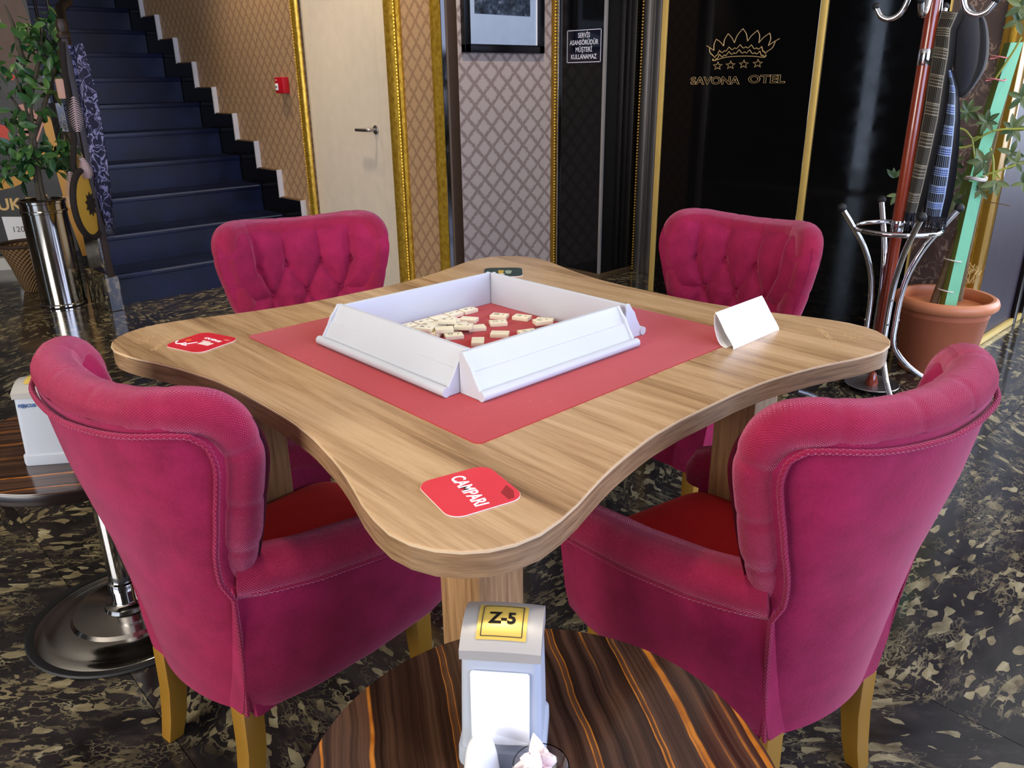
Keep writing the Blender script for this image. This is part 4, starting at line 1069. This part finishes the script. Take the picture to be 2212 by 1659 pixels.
    art('tomato_picture', [(-30,262),(14,272),(26,292),(18,312),(-30,318)], mat('tomato_print', rgb(206,62,40), .5), .0068)
    art('pepper_picture', [(14,156),(34,164),(30,174),(12,168)], bpy.data.materials['tomato_print'], .0062)
    a_, z_ = bp(56, 441); letter('TAVUK D\u00d6NER', .112, frame_of(dx, (0,0,1), BM(a_, z_, .0075)), mat('cream_gold_letter', rgb(226,190,120), .5), bn, bold=.003, extrude=.0006)
    a_, z_ = bp(52, 495); letter('120,00', .056, frame_of(dx, (0,0,1), BM(a_, z_, .0075)), mat('grey_ink', rgb(96,96,100), .6), bn, extrude=.0005)
    # wicker basket
    wb = thing('wicker_basket', 'brown woven wicker basket behind the steel cylinder planter', 'basket', (.135, 4.60, 0))
    kk = NT('wicker_weave'); v = kk.coord(); x = kk.sep(v)
    h = kk.math('MULTIPLY', kk.math('SINE', kk.math('MULTIPLY', x[2], 230.0)), kk.math('SINE', kk.math('MULTIPLY', kk.math('ARCTAN2', x[1], x[0]), 26.0)))
    kk.set(col=kk.mix(kk.math('ADD', kk.math('MULTIPLY', h, .5), .5), rgb(92,66,40), rgb(164,130,84)), rough=.8); kk.bump(h, .8, .01)
    m = MB(); m.lathe([(0,.0),(.055,.0),(.065,.02),(.10,.16),(.138,.28),(.142,.30),(.134,.30),(.096,.16),(.06,.02),(0,.015)], 48); m.obj('body', kk.m, wb)
    MB().tube([(.139*cos(R(k)), .139*sin(R(k)), .30) for k in range(0, 360, 10)], .012, 8, closed=True).obj('rim', mat('dark_wicker_rim', rgb(58,42,30), .8), wb)
    # newel post, cloth, hoop
    nx, ny = .385, 3.72
    nw = thing('newel_post', 'dark wooden newel post on a marble block at the foot of the stairs', 'post', (nx, ny, 0))
    MB().box(-.075, .0, -.04, .03, 0, .20).obj('plinth', M_marble, nw, bevel=.004, smooth=False)
    MB().box(-.045, -.012, -.012, .02, .20, 1.46).obj('shaft', mat('newel_wood', rgb(48,32,24), .5), nw, bevel=.004)
    MB().lathe([(0,1.46),(.03,1.46),(.034,1.475),(.02,1.49),(.028,1.52),(.02,1.55),(0,1.555)], 20, (-.028,.004,0)).obj('finial', bpy.data.materials['newel_wood'], nw)
    Dn = sqrt((nx+1.016)**2+(ny+1.134)**2)-.02
    ck = NT('navy_cloth_pale_pattern'); uv = ck.n('ShaderNodeUVMap').outputs[0]
    q = ck.mapping(uv, sc=(1.0, 7.0, 1)); nz = ck.noise(q, 2.6, 3, .5, 1.2); ed = ck.math('ABSOLUTE', ck.math('SUBTRACT', nz, .5))
    f_ = ck.math('LESS_THAN', ed, .035)
    ck.set(col=ck.mix(f_, rgb(26,26,50), rgb(132,128,164)), rough=.8)
    rows = [(146,98,176,94),(156,150,192,148),(166,210,208,210),(178,270,218,268),(190,340,230,338),(204,410,240,408),(222,470,246,470),(234,494,248,492)]
    aw = Vector((.66,.75,0))
    def cf(u, v):
        i = v*(len(rows)-1); k = min(int(i), len(rows)-2); w = i-k
        (l0, y0, r0, q0), (l1, y1, r1, q1) = rows[k], rows[k+1]
        a = at(l0+(l1-l0)*w, y0+(y1-y0)*w, Dn); b = at(r0+(r1-r0)*w, q0+(q1-q0)*w, Dn)
        return a+(b-a)*u+aw*(.012*sin(u*7+v*4))
    m = MB(); m.grid(13, 60, cf); m.grid(13, 60, lambda u, v: Vector(cf(u, v))+aw*.005, flip=True)
    tag(m.obj('patterned_cloth', ck.m), 'long navy cloth with pale lavender pattern hanging on the newel post by the stairs', 'cloth')
    hp = thing('hoop_ornament', 'hanging hoop ornament with a yellow disc, dark jagged centre and pale feathers by the stairs', 'ornament', (0,0,0))
    c = at(191, 441, Dn-.05); sd = Vector((.966,-.259,0)); fw = Vector((.259,.966,0)); zz = Vector((0,0,1))
    yaw = R(67); e1 = sd*cos(yaw)+fw*sin(yaw)
    def hpt(a, r, o=0): return c+e1*(r*cos(a))+zz*(r*sin(a))+sd*(-.0)+e1.cross(zz)*o
    m = MB(); m.tube([hpt(R(k), .180) for k in range(0, 360, 8)], .017, 10, closed=True); m.obj('hoop', mat('dark_wrapped_hoop', rgb(34,24,18), .9, var=.3, vs=60), hp)
    YD = mat('yellow_disc_skin', rgb(206,164,58), .6)
    m = MB(); m.grid(36, 6, lambda u, v: hpt(2*pi*u, .168*v, .012*(1-v*v)), cu=True); m.grid(36, 6, lambda u, v: hpt(2*pi*u, .168*v, -.012*(1-v*v)), cu=True); m.obj('disc', YD, hp)
    P = [hpt(2*pi*k/20, .070 if k % 2 else .045, .016) for k in range(20)]; P2 = [hpt(2*pi*k/20, .070 if k % 2 else .045, -.016) for k in range(20)]
    for pp in (P, P2): MB().add(pp+[sum(pp, Vector())/20], [(i, (i+1) % 20, 20) for i in range(20)]).obj('jagged_centre', bpy.data.materials['dark_wrapped_hoop'], hp, smooth=False)
    m = MB(); m.tube([at(u, v, Dn-.05) for u, v in ((134,90),(140,160),(150,230),(160,300),(158,360),(172,385))], .016, 8); m.obj('cord', bpy.data.materials['dark_wrapped_hoop'], hp)
    FM = mat('pale_mauve_feather', rgb(176,150,146), .8)
    for (u, v, u2, v2) in ((158,208,168,285),(178,340,190,385),(150,370,156,430),(150,395,158,450)):
        a, b = at(u, v, Dn-.07), at(u2, v2, Dn-.07); m = MB()
        n = 16
        for k in range(n):
            p = a+(b-a)*(k/n); L = .03*sin(pi*(k+1.5)/(n+2))+.008
            for sg in (-1, 1):
                q = p+sd*(sg*L)-zz*(.7*L); m.add([p, p-zz*.008, q], [(0,1,2)]); 
        m.tube([a, b], .0025, 5); m.obj('feather', FM, hp, smooth=False)
    MB().box(-.028,.022,-.012,.012,-.05,.05).obj('charm', mat('skin_tone_charm', rgb(196,150,126), .6), hp, loc=tuple(at(135,192,Dn-.05)), bevel=.01)
build_left_corner()

# ------------------------------------------------------------------ wall-mounted things
def build_wall_things():
    a = thing('fire_alarm', 'red fire alarm call point on the stair wallpaper', 'fire alarm', (1.70, 3.925, 1.214))
    MB().box(-.045, 0, -.055, .055, -.05, .05).obj('case', M_redk, a, bevel=.006)
    MB().box(-.048, -.044, .012, .046, -.03, .012).obj('press_plate', M_paper, a, bevel=.002)
    MB().box(-.0495, -.0475, .017, .041, -.012, -.006).obj('lettering', M_ink, a, smooth=False)
    MB().ball((-.046,.03,.032), .004, 8).obj('lamp', M_paper, a)
    p = thing('picture_frame', 'black framed picture with a blue-white mount on the patterned wall', 'picture', (2.445, 2.6, 1.36))
    W_, H_ = .66, 1.0; BK = mat('black_frame_lacquer', rgb(14,16,20), .25)
    x0, x1 = -.335, .305; fw = .045
    f = MB(); f.box(x0, x1, -.035, 0, .02, .02+fw); f.box(x0, x1, -.035, 0, H_-fw, H_); f.box(x0, x0+fw, -.035, 0, .02, H_); f.box(x1-fw, x1, -.035, 0, .02, H_)
    f.obj('frame', BK, p, bevel=.004)
    MB().box(x0+.03, x1-.03, -.012, -.002, .04, H_-.03).obj('mount', mat('pale_blue_mount', rgb(172,190,210), .12), p, smooth=False)
    k = NT('night_city_photo'); nn = k.noise(k.coord(), 26, 5, .7); k.set(col=k.ramp(nn, [(.35, rgb(30,34,40)), (.55, rgb(62,74,88)), (.68, rgb(110,124,140)), (.8, rgb(190,196,206))]), rough=.15)
    MB().box(x0+.095, x1-.105, -.014, -.012, .225, H_-.12).obj('photo', k.m, p, smooth=False)
    MB().box(x1-.054, x1-.046, -.016, -.010, .055, H_-.05).obj('inner_edge', M_paper, p, smooth=False)
    s = thing('elevator_sign', 'small black sign with white capitals on the marble pillar', 'sign', (2.88, 2.355, 1.417))
    MB().box(-.006, 0, -.145, .145, -.098, .098).obj('plate', mat('black_sign_acrylic', rgb(16,18,32), .1), s, bevel=.001)
    WI = mat('silver_sign_ink', rgb(214,212,220), .4)
    b = MB(); 
    for y0, y1, z0, z1 in ((-.138,.138,-.092,-.088),(-.138,.138,.088,.092),(-.138,-.134,-.092,.092),(.134,.138,-.092,.092)): b.box(-.0068, -.006, y0, y1, z0, z1)
    b.obj('border', WI, s, smooth=False)
    for i, (tx, xs) in enumerate((('SERV\u0130S', .80), ('ASANS\u00d6R\u00dcD\u00dcR', .80), ('M\u00dc\u015eTER\u0130', .80), ('KULLANAMAZ', .80))):
        letter(tx, .038, frame_of((0,-1,0), (0,0,1), (-.0068, 0, .060-.040*i)), WI, s, xs=xs*1.05, bold=.0006, extrude=.0002)
    # hotel crown sign on the black panel
    q = thing('hotel_sign', 'gold outlined crown, four stars and hotel name on the black panel', 'sign', (2.8765, 1.285, 1.282))
    GD = mat('gold_line_inlay', rgb(226,190,130), .35, metal=.4)
    lw = .0021
    # pixel sketch of the crown (from the close-up, about 8.51 px per photo px), mapped to panel metres
    u2 = .565/(2025-240)
    def C(x, y): return (-.0012, -(x-1130)*u2, (905-y)*.000262)
    def line(P, n=5): return MB().tube(spline([C(*p) for p in P], n), lw, 6)
    m = MB()
    def poly(segs):
        for sg in segs: m.tube([C(*p) for p in sg], lw, 6)
    arcs = [[(515,495),(590,540),(665,590)], [(665,590),(660,480),(695,380)], [(695,380),(780,440),(845,515)], [(845,515),(855,400),(915,290)], [(915,290),(990,370),(1045,465)], [(1045,465),(1090,330),(1182,215)],
            [(1182,215),(1250,310),(1285,445)], [(1285,445),(1350,350),(1450,260)], [(1450,260),(1495,360),(1490,485)], [(1490,485),(1570,390),(1670,320)], [(1670,320),(1695,420),(1665,540)], [(1665,540),(1750,480),(1850,425)],
            [(575,535),(590,620),(660,688)], [(1780,470),(1740,580),(1650,645)]]
    for a_ in arcs: m.tube(spline([C(*p) for p in a_], 6), lw, 6)
    for base, n in ((((660,688),(770,590),(950,535),(1155,500),(1362,512),(1550,550),(1650,645)), 1), (((655,745),(780,665),(955,618),(1145,592),(1340,600),(1525,632),(1645,700)), 1)):
        for (xa, ya), (xb_, yb) in zip(base, base[1:]):
            k1 = (xa+(xb_-xa)*.30, ya+(yb-ya)*.30+62); mid = (xa+(xb_-xa)*.52, (ya+yb)/2+38); k2 = (xa+(xb_-xa)*.72, ya+(yb-ya)*.72+58)
            m.tube(spline([C(xa, ya), C(*k1), C(*mid)], 4), lw, 6); m.tube(spline([C(*mid), C(*k2), C(xb_, yb)], 4), lw, 6)
    m.tube(spline([C(*p) for p in ((655,745),(680,782),(900,725),(1180,712),(1420,722),(1610,745),(1645,700))], 6), lw, 6)
    m.obj('crown', GD, q)
    for cx, cy in ((762,875),(1007,865),(1253,855),(1507,848)):
        P = [C(cx+(92 if i % 2 == 0 else 38)*sin(pi*i/5), cy-(78 if i % 2 == 0 else 32)*cos(pi*i/5)+8) for i in range(10)]
        MB().tube(P, lw, 6, closed=True).obj('star', GD, q)
    for tx, cx, wpx in (('SAVONA', 725, 970), ('OTEL', 1690, 660)):
        me = text_mesh(tx, .100*.5, outline=.0009, bold=.0011)
        xs = [v.co.x for v in me.vertices]; ys = [v.co.y for v in me.vertices]
        sx = wpx*u2/(max(xs)-min(xs)); sy = 155*.000262/(max(ys)-min(ys)); mx = (max(xs)+min(xs))/2; my = (max(ys)+min(ys))/2
        for v in me.vertices: v.co = ((v.co.x-mx)*sx, (v.co.y-my)*sy, v.co.z)
        cy = 1150-(cx-1130)*.022
        me.transform(frame_of((0,-1,0), (0,0,1), C(cx, cy-0))); put('lettering', me, GD, q)
build_wall_things()
